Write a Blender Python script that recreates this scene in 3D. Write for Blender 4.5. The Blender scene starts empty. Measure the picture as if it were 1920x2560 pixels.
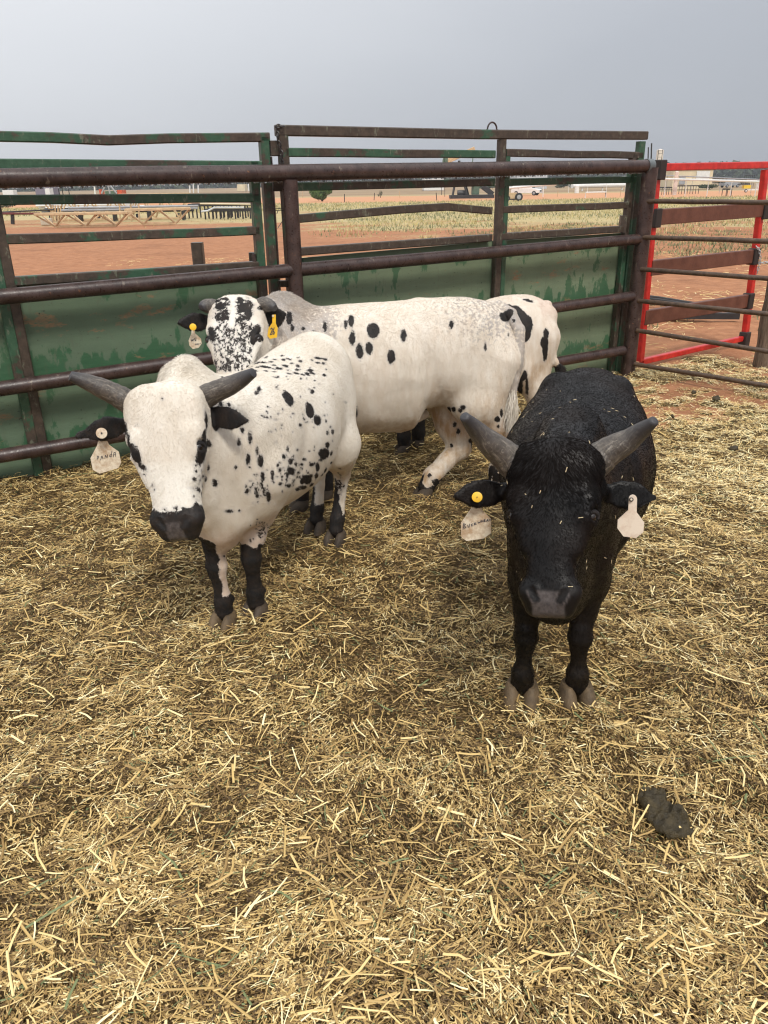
import bpy, bmesh, math, random
import numpy as np
from mathutils import Vector, Matrix, noise as mnoise

random.seed(7)
rng = np.random.default_rng(7)
C = bpy.context.scene.collection
SC = bpy.context.scene

# ------------------------------------------------------------------ camera
H = 1.55
PITCH = math.radians(23.25)
ROLL = math.radians(-0.94)
cam_d = bpy.data.cameras.new("camera")
cam = bpy.data.objects.new("camera", cam_d)
C.objects.link(cam)
RM = Matrix.Rotation(math.pi / 2 - PITCH, 3, 'X') @ Matrix.Rotation(ROLL, 3, 'Z')
cam.location = (0, 0, H)
cam.rotation_euler = RM.to_euler()
cam_d.sensor_fit = 'VERTICAL'
cam_d.sensor_height = 36.0
FPX = 1923.0
cam_d.lens = FPX / 2560 * 36.0
cam_d.clip_start = 0.05
cam_d.clip_end = 4000
SC.camera = cam
RMn = np.array(RM)
CAM = np.array([0, 0, H])

# ------------------------------------------------------------------ world
SUN_EL, SUN_AZ = math.radians(52), math.radians(160)   # azimuth clockwise from +Y
w = bpy.data.worlds.new("World")
SC.world = w
w.use_nodes = True
nt = w.node_tree
nt.nodes.clear()
o_ = nt.nodes.new('ShaderNodeOutputWorld')
bg = nt.nodes.new('ShaderNodeBackground')
sky = nt.nodes.new('ShaderNodeTexSky')
sky.sky_type = 'NISHITA'
sky.sun_disc = False
sky.sun_elevation = SUN_EL
sky.sun_rotation = SUN_AZ
sky.air_density = 1.0
sky.dust_density = 3.0
tc = nt.nodes.new('ShaderNodeTexCoord')
sep = nt.nodes.new('ShaderNodeSeparateXYZ')
nt.links.new(tc.outputs['Generated'], sep.inputs[0])
# overcast cloud deck: horizontally lighter to the west (left), brighter towards the zenith
def wmath(op, a, b=None, c=None):
    n = nt.nodes.new('ShaderNodeMath'); n.operation = op
    for i, v in enumerate((a, b, c)):
        if v is None: continue
        if isinstance(v, (int, float)): n.inputs[i].default_value = v
        else: nt.links.new(v, n.inputs[i])
    return n.outputs[0]
nz = nt.nodes.new('ShaderNodeTexNoise')
nz.inputs['Scale'].default_value = 1.6
nz.inputs['Detail'].default_value = 4
mp = nt.nodes.new('ShaderNodeMapping')
mp.inputs['Scale'].default_value = (1, 1, 3.0)
nt.links.new(tc.outputs['Generated'], mp.inputs[0])
nt.links.new(mp.outputs[0], nz.inputs[0])
side = wmath('MULTIPLY_ADD', sep.outputs[0], -0.62, 0.40)
side = wmath('ADD', side, wmath('MULTIPLY', wmath('SUBTRACT', nz.outputs[0], 0.5), 0.22))
side = wmath('ADD', side, wmath('MULTIPLY', sep.outputs[2], 1.2))
ramp = nt.nodes.new('ShaderNodeValToRGB')
cr = ramp.color_ramp
cr.elements[0].position = 0.12; cr.elements[0].color = (0.315, 0.335, 0.375, 1)
cr.elements[1].position = 1.0; cr.elements[1].color = (0.78, 0.79, 0.81, 1)
e = cr.elements.new(0.42); e.color = (0.42, 0.44, 0.48, 1)
e = cr.elements.new(0.78); e.color = (0.645, 0.66, 0.69, 1)
nt.links.new(side, ramp.inputs[0])
zen = nt.nodes.new('ShaderNodeMapRange')
zen.inputs['From Min'].default_value = 0.25
zen.inputs['From Max'].default_value = 0.95
zen.inputs['To Min'].default_value = 1.0
zen.inputs['To Max'].default_value = 1.6
nt.links.new(sep.outputs[2], zen.inputs[0])
vm = nt.nodes.new('ShaderNodeVectorMath'); vm.operation = 'SCALE'
nt.links.new(ramp.outputs[0], vm.inputs[0]); nt.links.new(zen.outputs[0], vm.inputs['Scale'])
bg.inputs[1].default_value = 0.1
sc10 = nt.nodes.new('ShaderNodeVectorMath'); sc10.operation = 'SCALE'
sc10.inputs['Scale'].default_value = 10.0
nt.links.new(vm.outputs[0], sc10.inputs[0])
mx = nt.nodes.new('ShaderNodeMix'); mx.data_type = 'RGBA'
mx.inputs['Factor'].default_value = 0.93
nt.links.new(sky.outputs[0], mx.inputs['A'])
nt.links.new(sc10.outputs[0], mx.inputs['B'])
nt.links.new(mx.outputs['Result'], bg.inputs[0])
nt.links.new(bg.outputs[0], o_.inputs[0])

sun_d = bpy.data.lights.new("sun", 'SUN')
sun_d.energy = 2.0
sun_d.angle = math.radians(12)
sun_d.color = (1.0, 0.95, 0.87)
sun = bpy.data.objects.new("sun", sun_d)
C.objects.link(sun)
sdir = Vector((math.sin(SUN_AZ) * math.cos(SUN_EL), math.cos(SUN_AZ) * math.cos(SUN_EL), math.sin(SUN_EL)))
sun.rotation_euler = sdir.to_track_quat('Z', 'Y').to_euler()
sun.location = sdir * 30

SC.view_settings.view_transform = 'Standard'
SC.view_settings.look = 'None'
SC.view_settings.gamma = 1
SC.view_settings.exposure = 0.31
SC.cycles.use_denoising = True
SC.cycles.denoiser = 'OPENIMAGEDENOISE'
SC.cycles.denoising_input_passes = 'RGB_ALBEDO_NORMAL'
SC.cycles.use_adaptive_sampling = False
SC.cycles.max_bounces = 6
SC.cycles.diffuse_bounces = 3
SC.cycles.glossy_bounces = 2
SC.cycles.transmission_bounces = 3
SC.cycles.transparent_max_bounces = 8
SC.cycles.volume_bounces = 0
SC.cycles.filter_width = 1.2

# ------------------------------------------------------------------ measuring helpers (photo pixels -> metres)
def ray(px, py):
    d = RMn @ np.array([(px - 960) / FPX, (1280 - py) / FPX, -1.0])
    return d
def tz(x, y):
    "terrain height"
    d = y
    if d <= 15: z = 0.0
    elif d < 150: z = -0.0085 * (d - 15)
    else: z = -1.15
    return z
def gnd(px, py, z=0.0):
    d = ray(px, py); t = (z - H) / d[2]
    return CAM + d * t
def tgnd(px, py):
    d = ray(px, py); z = 0.0
    for _ in range(30):
        t = min((z - H) / d[2], 1500 / max(d[1], .1)) if d[2] < -1e-4 else 1500 / d[1]
        p = CAM + d * t
        z = tz(p[0], p[1])
    p[2] = z
    return p
def K(dx, dy, Y):
    "point on the ray of a point measured in the 1659-px wide view, at depth Y"
    d = ray(dx * 1.15732, dy * 1.15732)
    return CAM + d * (Y / d[1])
def KN(px, py, Y):
    d = ray(px, py)
    return CAM + d * (Y / d[1])
def proj(P):
    "world (N,3) -> native pixel"
    q = (np.asarray(P) - CAM) @ RMn
    return np.stack([960 + FPX * q[..., 0] / -q[..., 2], 1280 - FPX * q[..., 1] / -q[..., 2]], -1)

# ------------------------------------------------------------------ object helpers
def tag(o, label=None, cat=None, group=None, kind=None):
    if label: o['label'] = label
    if cat: o['category'] = cat
    if group: o['group'] = group
    if kind: o['kind'] = kind
    return o
def thing(name, label, cat, loc=(0, 0, 0), group=None, rotz=0):
    o = bpy.data.objects.new(name, None)
    C.objects.link(o)
    o.empty_display_size = 0.1
    o.location = loc
    o.rotation_euler = (0, 0, rotz)
    return tag(o, label, cat, group)
def copy_tree(o, parent=None):
    c = o.copy(); C.objects.link(c); c.parent = parent
    for ch in list(o.children): copy_tree(ch, c)
    return c
class MB:
    "collects boxes, tubes and lathes into one mesh"
    def __init__(s): s.v = []; s.f = []; s.m = []; s.mi = 0
    def add(s, vs, fs):
        n = len(s.v); s.v += [tuple(v) for v in vs]
        s.f += [tuple(i + n for i in f) for f in fs]; s.m += [s.mi] * len(fs)
        return s
    def box(s, c, size, R=None, bev=0.0):
        c = np.array(c, float); h = np.array(size, float) / 2
        if bev <= 0:
            pts = np.array([[x, y, z] for x in (-1, 1) for y in (-1, 1) for z in (-1, 1)], float) * h
            fs = [(0, 1, 3, 2), (4, 6, 7, 5), (0, 4, 5, 1), (2, 3, 7, 6), (0, 2, 6, 4), (1, 5, 7, 3)]
        else:
            b = min(bev, h.min() * .8); bm = bmesh.new()
            bmesh.ops.create_cube(bm, size=1)
            for v in bm.verts: v.co = Vector((v.co.x * h[0] * 2, v.co.y * h[1] * 2, v.co.z * h[2] * 2))
            bmesh.ops.bevel(bm, geom=list(bm.edges), offset=b, segments=2, affect='EDGES', profile=0.5)
            bm.verts.ensure_lookup_table()
            pts = np.array([v.co[:] for v in bm.verts]); fs = [[v.index for v in f.verts] for f in bm.faces]
            bm.free()
        if R is not None: pts = pts @ np.array(R).T
        return s.add(pts + c, fs)
    def tube(s, pts, r, seg=12, cap=True, sq=None, up=(0, 0, 1)):
        "swept round tube, or rectangular bar when sq=(w,h); r may be a list"
        P = [np.array(p, float) for p in pts]; n = len(P)
        rr = r if isinstance(r, (list, tuple, np.ndarray)) else [r] * n
        rings = []; upv = np.array(up, float)
        for i in range(n):
            t = P[min(i + 1, n - 1)] - P[max(i - 1, 0)]; t /= np.linalg.norm(t) + 1e-12
            if abs(t @ upv) > 0.98: a = np.cross(t, np.array([0.0, 1.0, 0.0]))
            else: a = np.cross(t, upv)
            a /= np.linalg.norm(a); b = np.cross(a, t)
            if sq:
                wv, hv = sq[0] / 2 * rr[i], sq[1] / 2 * rr[i]; c = min(wv, hv) * .22
                q = [(-wv + c, -hv), (wv - c, -hv), (wv, -hv + c), (wv, hv - c), (wv - c, hv), (-wv + c, hv), (-wv, hv - c), (-wv, -hv + c)]
                rings.append([P[i] + a * x + b * y for x, y in q])
            else:
                rings.append([P[i] + rr[i] * (a * math.cos(2 * math.pi * k / seg) + b * math.sin(2 * math.pi * k / seg)) for k in range(seg)])
        m = len(rings[0]); vs = [v for rg in rings for v in rg]; fs = []
        for i in range(n - 1):
            for k in range(m):
                fs.append((i * m + k, i * m + (k + 1) % m, (i + 1) * m + (k + 1) % m, (i + 1) * m + k))
        if cap:
            fs.append(tuple(range(m))[::-1]); fs.append(tuple((n - 1) * m + k for k in range(m)))
        return s.add(vs, fs)
    def bar(s, a, b, w_=.05, h_=.05, up=(0, 0, 1)): return s.tube([a, b], 1.0, sq=(w_, h_), up=up)
    def build(s, name, mats, parent=None, smooth=False, base=None, angle=35):
        me = bpy.data.meshes.new(name)
        v = np.array(s.v, float)
        if base is not None: v = v - np.array(base)
        me.from_pydata(v.tolist(), [], s.f)
        if not isinstance(mats, (list, tuple)): mats = [mats]
        for m in mats: me.materials.append(m)
        if len(mats) > 1: me.polygons.foreach_set('material_index', s.m)
        bm = bmesh.new(); bm.from_mesh(me); bmesh.ops.recalc_face_normals(bm, faces=bm.faces); bm.to_mesh(me); bm.free()
        if smooth:
            me.polygons.foreach_set('use_smooth', [True] * len(me.polygons))
            try: me.set_sharp_from_angle(angle=math.radians(angle))
            except Exception: pass
        o = bpy.data.objects.new(name, me); C.objects.link(o)
        if parent is not None: o.parent = parent
        return o

# ------------------------------------------------------------------ material helper
class M:
    def __init__(s, name, rough=0.6, spec=0.5, coord='pos'):
        s.mat = bpy.data.materials.new(name); s.mat.use_nodes = True
        s.nt = s.mat.node_tree; s.nt.nodes.clear()
        s.out = s.nt.nodes.new('ShaderNodeOutputMaterial')
        s.b = s.nt.nodes.new('ShaderNodeBsdfPrincipled')
        s.nt.links.new(s.b.outputs[0], s.out.inputs[0])
        s.b.inputs['Roughness'].default_value = rough
        s.b.inputs['Specular IOR Level'].default_value = spec
        if coord == 'pos': s.co = s.nt.nodes.new('ShaderNodeNewGeometry').outputs['Position']
        else: s.co = s.nt.nodes.new('ShaderNodeTexCoord').outputs['Object']
    def set(s, sock, v):
        if isinstance(v, bpy.types.NodeSocket): s.nt.links.new(v, sock)
        elif isinstance(v, (tuple, list)) and len(v) == 3 and sock.type == 'RGBA': sock.default_value = (*v, 1)
        else: sock.default_value = v
    def math(s, op, a, b=None, c=None, clamp=False):
        n = s.nt.nodes.new('ShaderNodeMath'); n.operation = op; n.use_clamp = clamp
        for i, v in enumerate((a, b, c)):
            if v is not None: s.set(n.inputs[i], v)
        return n.outputs[0]
    def mapping(s, scale=(1, 1, 1), rot=(0, 0, 0), co=None, loc=(0, 0, 0)):
        n = s.nt.nodes.new('ShaderNodeMapping'); s.set(n.inputs[0], co or s.co)
        n.inputs['Scale'].default_value = scale; n.inputs['Rotation'].default_value = rot; n.inputs['Location'].default_value = loc
        return n.outputs[0]
    def noise(s, scale, detail=4, rough=.55, co=None, dist=0, out=0):
        n = s.nt.nodes.new('ShaderNodeTexNoise'); s.set(n.inputs['Vector'], co or s.co)
        n.inputs['Scale'].default_value = scale; n.inputs['Detail'].default_value = detail
        n.inputs['Roughness'].default_value = rough; n.inputs['Distortion'].default_value = dist
        return n.outputs[out]
    def voro(s, scale, co=None, feature='F1', out='Distance', rnd=1.0):
        n = s.nt.nodes.new('ShaderNodeTexVoronoi'); n.feature = feature; s.set(n.inputs['Vector'], co or s.co)
        n.inputs['Scale'].default_value = scale; n.inputs['Randomness'].default_value = rnd
        return n.outputs[out]
    def rng(s, v, a, b, c=0., d=1., smooth=False):
        n = s.nt.nodes.new('ShaderNodeMapRange'); s.set(n.inputs[0], v)
        if smooth: n.interpolation_type = 'SMOOTHSTEP'
        for i, q in enumerate((a, b, c, d)): s.set(n.inputs[i + 1], q)
        return n.outputs[0]
    def mix(s, f, a, b):
        n = s.nt.nodes.new('ShaderNodeMix'); n.data_type = 'RGBA'
        s.set(n.inputs['Factor'], f); s.set(n.inputs['A'], a); s.set(n.inputs['B'], b)
        return n.outputs['Result']
    def attr(s, name, out='Fac'):
        n = s.nt.nodes.new('ShaderNodeAttribute'); n.attribute_name = name
        return n.outputs[out]
    def sepz(s, i=2, co=None):
        n = s.nt.nodes.new('ShaderNodeSeparateXYZ'); s.set(n.inputs[0], co or s.co); return n.outputs[i]
    def col(s, v): s.set(s.b.inputs['Base Color'], v); return s
    def rgh(s, v): s.set(s.b.inputs['Roughness'], v); return s
    def bump(s, h, strength=.3, dist=.01):
        n = s.nt.nodes.new('ShaderNodeBump'); n.inputs['Strength'].default_value = strength
        n.inputs['Distance'].default_value = dist; s.set(n.inputs['Height'], h)
        s.nt.links.new(n.outputs[0], s.b.inputs['Normal']); return s

def flat_mat(name, c, rough=.6, var=.25, scale=8, bumpy=0.15):
    m = M(name, rough)
    n = m.noise(scale, 5)
    dark = tuple(x * (1 - var) for x in c); lite = tuple(min(1, x * (1 + var)) for x in c)
    m.col(m.mix(m.rng(n, .3, .7), dark, lite))
    if bumpy: m.bump(m.noise(scale * 8, 3), bumpy, .004)
    return m.mat

# brown painted pipe, wet, with chips and pale bird/mud marks
def mk_brown():
    m = M('brown_paint', .34)
    n = m.noise(14, 6, .6); n2 = m.noise(90, 3)
    c = m.mix(m.rng(n, .35, .68), (.026, .014, .012), (.066, .040, .035))
    c = m.mix(m.rng(m.noise(38, 4, .7), .66, .70), c, (.17, .075, .035))
    st = m.noise(22, 4, .7, co=m.mapping((1, 1, .35)))
    c = m.mix(m.math('MULTIPLY', m.rng(st, .64, .70), .55), c, (.24, .20, .155))
    m.col(c); m.rgh(m.rng(n2, .3, .7, .22, .5)); m.bump(m.math('ADD', n, m.math('MULTIPLY', n2, .3)), .35, .006)
    return m.mat
def mk_green(name, bias):
    m = M(name, .42)
    n = m.noise(3.1, 5, .62); n2 = m.noise(26, 5, .7); n3 = m.noise(120, 2)
    k = m.math('ADD', n, m.math('MULTIPLY', m.math('SUBTRACT', n2, .5), .35))
    g = m.mix(m.rng(n2, .3, .7), (.018, .060, .032), (.045, .108, .062))
    br = m.mix(m.rng(n2, .35, .7), (.036, .026, .019), (.080, .058, .043))
    c = m.mix(m.rng(k, bias, bias + .05), g, br)
    wn = m.noise(30, 5, .75, co=m.mapping((1, 1, .4)))
    c = m.mix(m.math('MULTIPLY', m.rng(wn, .58, .66), .7), c, (.17, .18, .13))
    m.col(c); m.bump(m.math('ADD', n2, m.math('MULTIPLY', n3, .4)), .3, .004)
    return m.mat
BROWN = mk_brown()
GREEN = mk_green('green_paint', .54)
GREENBROWN = mk_green('green_brown_paint', .44)
BROWNGREEN = mk_green('brown_green_paint', .33)

# straw mat uses a per-straw tint attribute
def mk_straw():
    m = M('straw', .55, .4)
    t = m.attr('tint')
    n = m.nt.nodes.new('ShaderNodeValToRGB'); cr = n.color_ramp
    cr.elements[0].position = 0; cr.elements[0].color = (.060, .034, .012, 1)
    cr.elements[1].position = 1; cr.elements[1].color = (.95, .84, .50, 1)
    for p, c in ((.22, (.165, .100, .036)), (.45, (.37, .240, .088)), (.66, (.62, .435, .165)), (.85, (.87, .69, .34))):
        e = cr.elements.new(p); e.color = (*c, 1)
    m.nt.links.new(t, n.inputs[0])
    g = m.attr('green')
    c = m.mix(g, n.outputs[0], (.16, .19, .08))
    m.col(c)
    return m.mat
STRAW = mk_straw()
def mk_litter():
    m = M('litter', .75, .3)
    n = m.noise(60, 6, .7); n2 = m.noise(5, 4); n3 = m.noise(300, 4, .7)
    c = m.mix(m.rng(n, .3, .7), (.060, .036, .012), (.20, .125, .046))
    c = m.mix(m.rng(n3, .52, .75), c, (.38, .27, .11))
    c = m.mix(m.rng(n2, .60, .75, 0, .5), c, (.045, .03, .015))
    m.col(c); m.bump(m.math('ADD', n, m.math('MULTIPLY', n3, .6)), 1.0, .03)
    return m.mat
LITTER = mk_litter()
def mk_soil():
    m = M('ground', .9, .2)
    y = m.sepz(1); x = m.sepz(0)
    n = m.noise(.55, 6, .6); n2 = m.noise(6, 6, .65); n3 = m.noise(60, 4, .7)
    nb = m.noise(.06, 4, .6, co=m.mapping((1, 2.4, 1)))
    soil = m.mix(m.rng(n2, .3, .7), (.270, .118, .058), (.43, .205, .105))
    soil = m.mix(m.rng(n3, .56, .72, 0, .55), soil, (.52, .31, .18))
    soil = m.mix(m.rng(n, .55, .72, 0, .6), soil, (.17, .075, .038))
    grass = m.mix(m.rng(n3, .35, .65), (.33, .26, .12), (.55, .44, .24))
    grass = m.mix(m.rng(m.noise(1.7, 5, .7), .5, .66, 0, .75), grass, (.24, .25, .135))
    # grass cover grows with distance beyond the pens, in patches, then bare road, then brown plain
    k = m.math('ADD', m.rng(y, 20, 42, 0, .42), m.math('MULTIPLY', m.rng(x, -14, 0, -.5, 0), m.rng(y, 20, 60, 1, .0)))
    k = m.math('ADD', k, m.math('ADD', m.math('MULTIPLY', m.math('SUBTRACT', nb, .5), .8), m.math('MULTIPLY', m.math('SUBTRACT', n, .5), .55)))
    k = m.math('ADD', k, m.math('MULTIPLY', m.math('SUBTRACT', n2, .5), .45))
    c = m.mix(m.rng(k, .17, .30), soil, grass)
    road = m.mix(m.rng(n2, .3, .7), (.46, .225, .115), (.58, .315, .175))
    yy = m.math('ADD', y, m.math('MULTIPLY', m.math('SUBTRACT', nb, .5), 26))
    rr = m.math('MULTIPLY', m.rng(yy, 96, 104), m.rng(yy, 160, 172, 1, 0))
    c = m.mix(rr, c, road)
    far = m.mix(m.rng(m.noise(.02, 5, .7, co=m.mapping((.5, 3, 1))), .35, .65), (.21, .145, .09), (.36, .26, .15))
    c = m.mix(m.rng(yy, 165, 185), c, far)
    m.col(c); m.bump(m.math('ADD', n2, m.math('MULTIPLY', n3, .25)), .7, .05)
    return m.mat
SOIL = mk_soil()

# ------------------------------------------------------------------ ground sheet to the horizon
def grid_mesh(name, xs, ys, zf, mat):
    X, Y = np.meshgrid(xs, ys)
    Z = zf(X, Y)
    v = np.stack([X, Y, Z], -1).reshape(-1, 3)
    nx, ny = len(xs), len(ys)
    i = np.arange(nx * ny).reshape(ny, nx)
    f = np.stack([i[:-1, :-1], i[:-1, 1:], i[1:, 1:], i[1:, :-1]], -1).reshape(-1, 4)
    me = fast_mesh(name, v, f)
    me.materials.append(mat)
    o = bpy.data.objects.new(name, me); C.objects.link(o)
    return o
def fast_mesh(name, v, f, smooth=True):
    me = bpy.data.meshes.new(name)
    v = np.ascontiguousarray(v, np.float32); f = np.ascontiguousarray(f, np.int32)
    me.vertices.add(len(v)); me.vertices.foreach_set('co', v.ravel())
    k = f.shape[1]
    me.loops.add(f.size); me.loops.foreach_set('vertex_index', f.ravel())
    me.polygons.add(len(f)); me.polygons.foreach_set('loop_start', np.arange(0, f.size, k, dtype=np.int32))
    try: me.polygons.foreach_set('loop_total', np.full(len(f), k, np.int32))
    except Exception: pass
    me.polygons.foreach_set('use_smooth', np.full(len(f), smooth, bool))
    me.update(calc_edges=True); me.validate()
    return me
def vnoise(x, y, s, seed=0):
    "cheap smooth value noise, numpy"
    x = np.asarray(x, float) * s + seed * 17.3; y = np.asarray(y, float) * s + seed * 9.1
    xi = np.floor(x).astype(np.int64); yi = np.floor(y).astype(np.int64)
    fx = x - xi; fy = y - yi; fx = fx * fx * (3 - 2 * fx); fy = fy * fy * (3 - 2 * fy)
    def hsh(a, b):
        n = (a * 374761393 + b * 668265263 + seed * 2147483) & 0x7fffffff
        n = ((n ^ (n >> 13)) * 1274126177) & 0x7fffffff
        return ((n ^ (n >> 16)) & 0xffff) / 65535.0
    return (hsh(xi, yi) * (1 - fx) + hsh(xi + 1, yi) * fx) * (1 - fy) + (hsh(xi, yi + 1) * (1 - fx) + hsh(xi + 1, yi + 1) * fx) * fy
def terr(X, Y):
    Z = np.where(Y <= 15, 0, np.where(Y < 150, -0.0085 * (Y - 15), -1.15))
    near = np.clip((60 - Y) / 50, 0, 1)
    return Z + near * ((vnoise(X, Y, 2.2, 3) - .5) * .04 + (vnoise(X, Y, 7, 4) - .5) * .02) - .03 - .06 * np.clip((5.2 - Y) / .8, 0, 1) * np.clip((4.5 - np.abs(X)) / 1, 0, 1)
xs = np.concatenate([-np.geomspace(950, 12, 40), np.linspace(-11.5, 11.5, 150), np.geomspace(12, 950, 40)])
ys = np.concatenate([np.array([-950, -600, -150, -40, -12]), np.linspace(-4, 24, 170), np.geomspace(24.5, 950, 90)])
g = grid_mesh('ground', xs, ys, terr, SOIL)
tag(g, kind='structure')
# ------------------------------------------------------------------ vertical plane helper
class Plane:
    def __init__(s, a, b, off=0.0):
        a = np.array(a, float); b = np.array(b, float); d = (b - a); d[2] = 0; d /= np.linalg.norm(d)
        s.n = np.array([-d[1], d[0], 0.0])      # points away from the camera
        if s.n[1] < 0: s.n = -s.n
        s.d = d; s.a = a + s.n * off
    def at(s, px, py):
        r = ray(px, py); t = ((s.a - CAM) @ s.n) / (r @ s.n)
        return CAM + r * t
    def D(s, x, y): return s.at(x * 1.15732, y * 1.15732)
FA = gnd(104, 1192); FB = gnd(1582, 930)
P0 = Plane(FA, FB)                 # brown pipe fence
PG = Plane(FA, FB, .115)           # green panels behind it
PW = Plane(FA, FB, .150)           # plywood
def ext(a, b, ta, tb):
    a = np.array(a); b = np.array(b); return a + (b - a) * ta, a + (b - a) * tb
def down(p, z=-.02): return np.array([p[0], p[1], z])

def bent(pts, n=5, amp=.002):
    "subdivide a polyline a little so that bars are not perfectly straight"
    out = []
    for a, b in zip(pts[:-1], pts[1:]):
        for k in range(n): 
            q = a + (b - a) * (k / n); q = q + np.array([0, 0, random.uniform(-amp, amp)]) if k else q
            out.append(q)
    out.append(pts[-1]); return out

# ---- brown pipe fence
base = down(P0.D(634, 700), 0)
pf = thing('pipe_fence', 'dark brown welded pipe fence of four rails running across behind the bulls', 'fence', base)
def fr(name, a, b, r, ta=0., tb=1., mat=BROWN):
    p, q = ext(a, b, ta, tb)
    MB().tube(bent([p, q], 10, .0015), r, 18).build(name, mat, pf, True, base)
topa, topb = P0.D(0, 384.5), P0.D(1404, 358.5)
fr('top_rail', topa, topb, .047, -.22, 1.0)
for (ya, xa2, yb, r) in ((641, 1388, 516, .0415), (840, 1366, 640, .0415), (985, 1346, 757, .040)):
    fr('rail', P0.D(0, ya), P0.D(xa2, yb), r, -.22, 1.0)
# posts
pa = P0.D(625, 388); pb = P0.D(648, 690)
post_c = np.array([(pa[0] + pb[0]) / 2, (pa[1] + pb[1]) / 2, 0])
pxy = P0.D(636, 560)
MB().tube([(pxy[0], pxy[1] - .004, -.05), (pxy[0], pxy[1] - .004, pa[2] + .0)], .047, 18).build('post', BROWN, pf, True, base)
pe = P0.D(1383, 560)
MB().tube([(pe[0], pe[1], -.05), (pe[0], pe[1], P0.D(1400, 362)[2] + .0)], .060, 20).build('post', BROWN, pf, True, base)
pl = P0.D(-420, 700)
MB().tube([(pl[0], pl[1], -.05), (pl[0], pl[1], pa[2])], .047, 16).build('post', BROWN, pf, True, base)
# open end of the top rail: steel lip
ue = (topb - topa) / np.linalg.norm(topb - topa)
endp = topb
mb = MB()
for k in range(24):
    pass
LIP = flat_mat('steel_grey', (.10, .115, .12), .4)
DARKIN = flat_mat('hollow_shade', (.012, .01, .01), .9, bumpy=0)
mb.tube([endp - ue * .05, endp + ue * .012], .0515, 20)
mb.build('end_collar', LIP, pf, True, base)
MB().tube([endp + ue * .010, endp + ue * .0145], .042, 20).build('pipe_mouth', DARKIN, pf, True, base)  # solid disc, painted dark for the shade inside the pipe

# rain drops hanging under the rails
WATER = M('water_drop', .05, .6); WATER.col((.75, .78, .8)); WATER.b.inputs['Transmission Weight'].default_value = .85
WATER.b.inputs['IOR'].default_value = 1.33
WATER = WATER.mat
def drops(a, b, r, n, par, basep):
    m = MB(); a = np.array(a); b = np.array(b)
    for i in range(n):
        t = random.random(); p = a + (b - a) * t - np.array([0, 0, r + .001]); s = random.uniform(.004, .0075)
        bm = bmesh.new(); bmesh.ops.create_icosphere(bm, subdivisions=1, radius=s)
        m.add([(v.co.x + p[0], v.co.y + p[1], v.co.z * 1.4 + p[2]) for v in bm.verts], [[v.index for v in f.verts] for f in bm.faces]); bm.free()
    m.build('rain_drops', WATER, par, True, basep)['kind'] = 'stuff'
drops(topa, topb, .047, 520, pf, base)

# ---- green portable panels
def panel(name, label):
    b = down(PG.at(*name[1]), 0)
    return thing(name[0], label, 'panel', b), b
# left panel
lp, lb = panel(('gate_panel', (330, 900)), 'left weathered green steel pen panel with a sagging top rail and plywood below')
def rail(par, b, pts, mat, w_=.05, h_=.05, name='rail', pl=PG, n=4):
    P = [pl.at(*p) for p in pts]
    if name == 'rail' and len(P) == 2: P = bent(P, n, .003)
    return MB().tube(P, 1.0, sq=(w_, h_)).build(name, mat, par, False, b)
L = -150
rail(lp, lb, [(L, 341), (0, 341), (127, 344), (270, 351), (422, 346), (671, 343)], GREENBROWN, name='top_rail')
rail(lp, lb, [(L, 409), (0, 410), (652, 414)], GREEN)
rail(lp, lb, [(L, 501), (0, 500), (645, 494)], GREEN)
rail(lp, lb, [(15, 598), (645, 576)], GREENBROWN)
rail(lp, lb, [(34, 703), (645, 663)], GREENBROWN)
def upright(par, b, px, py, ztop, mat, w_=.05, d_=.05, pl=PG, off=0., name='upright', zb=-.02):
    p = pl.at(px, py) + pl.n * off
    return MB().tube([(p[0], p[1], zb), (p[0], p[1], ztop)], 1.0, sq=(w_, d_), up=tuple(pl.n)).build(name, mat, par, False, b)
zt1 = PG.at(660, 343)[2]
upright(lp, lb, 672, 540, zt1, GREENBROWN, .055)
upright(lp, lb, 642, 540, PG.at(640, 404)[2], GREEN, .055)
upright(lp, lb, 60, 1000, PG.at(0, 345)[2], GREEN, .055)
upright(lp, lb, 84, 1000, PG.at(0, 404)[2], BROWNGREEN, .055)
upright(lp, lb, -420, 1000, PG.at(0, 345)[2], GREEN, .055)
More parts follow.
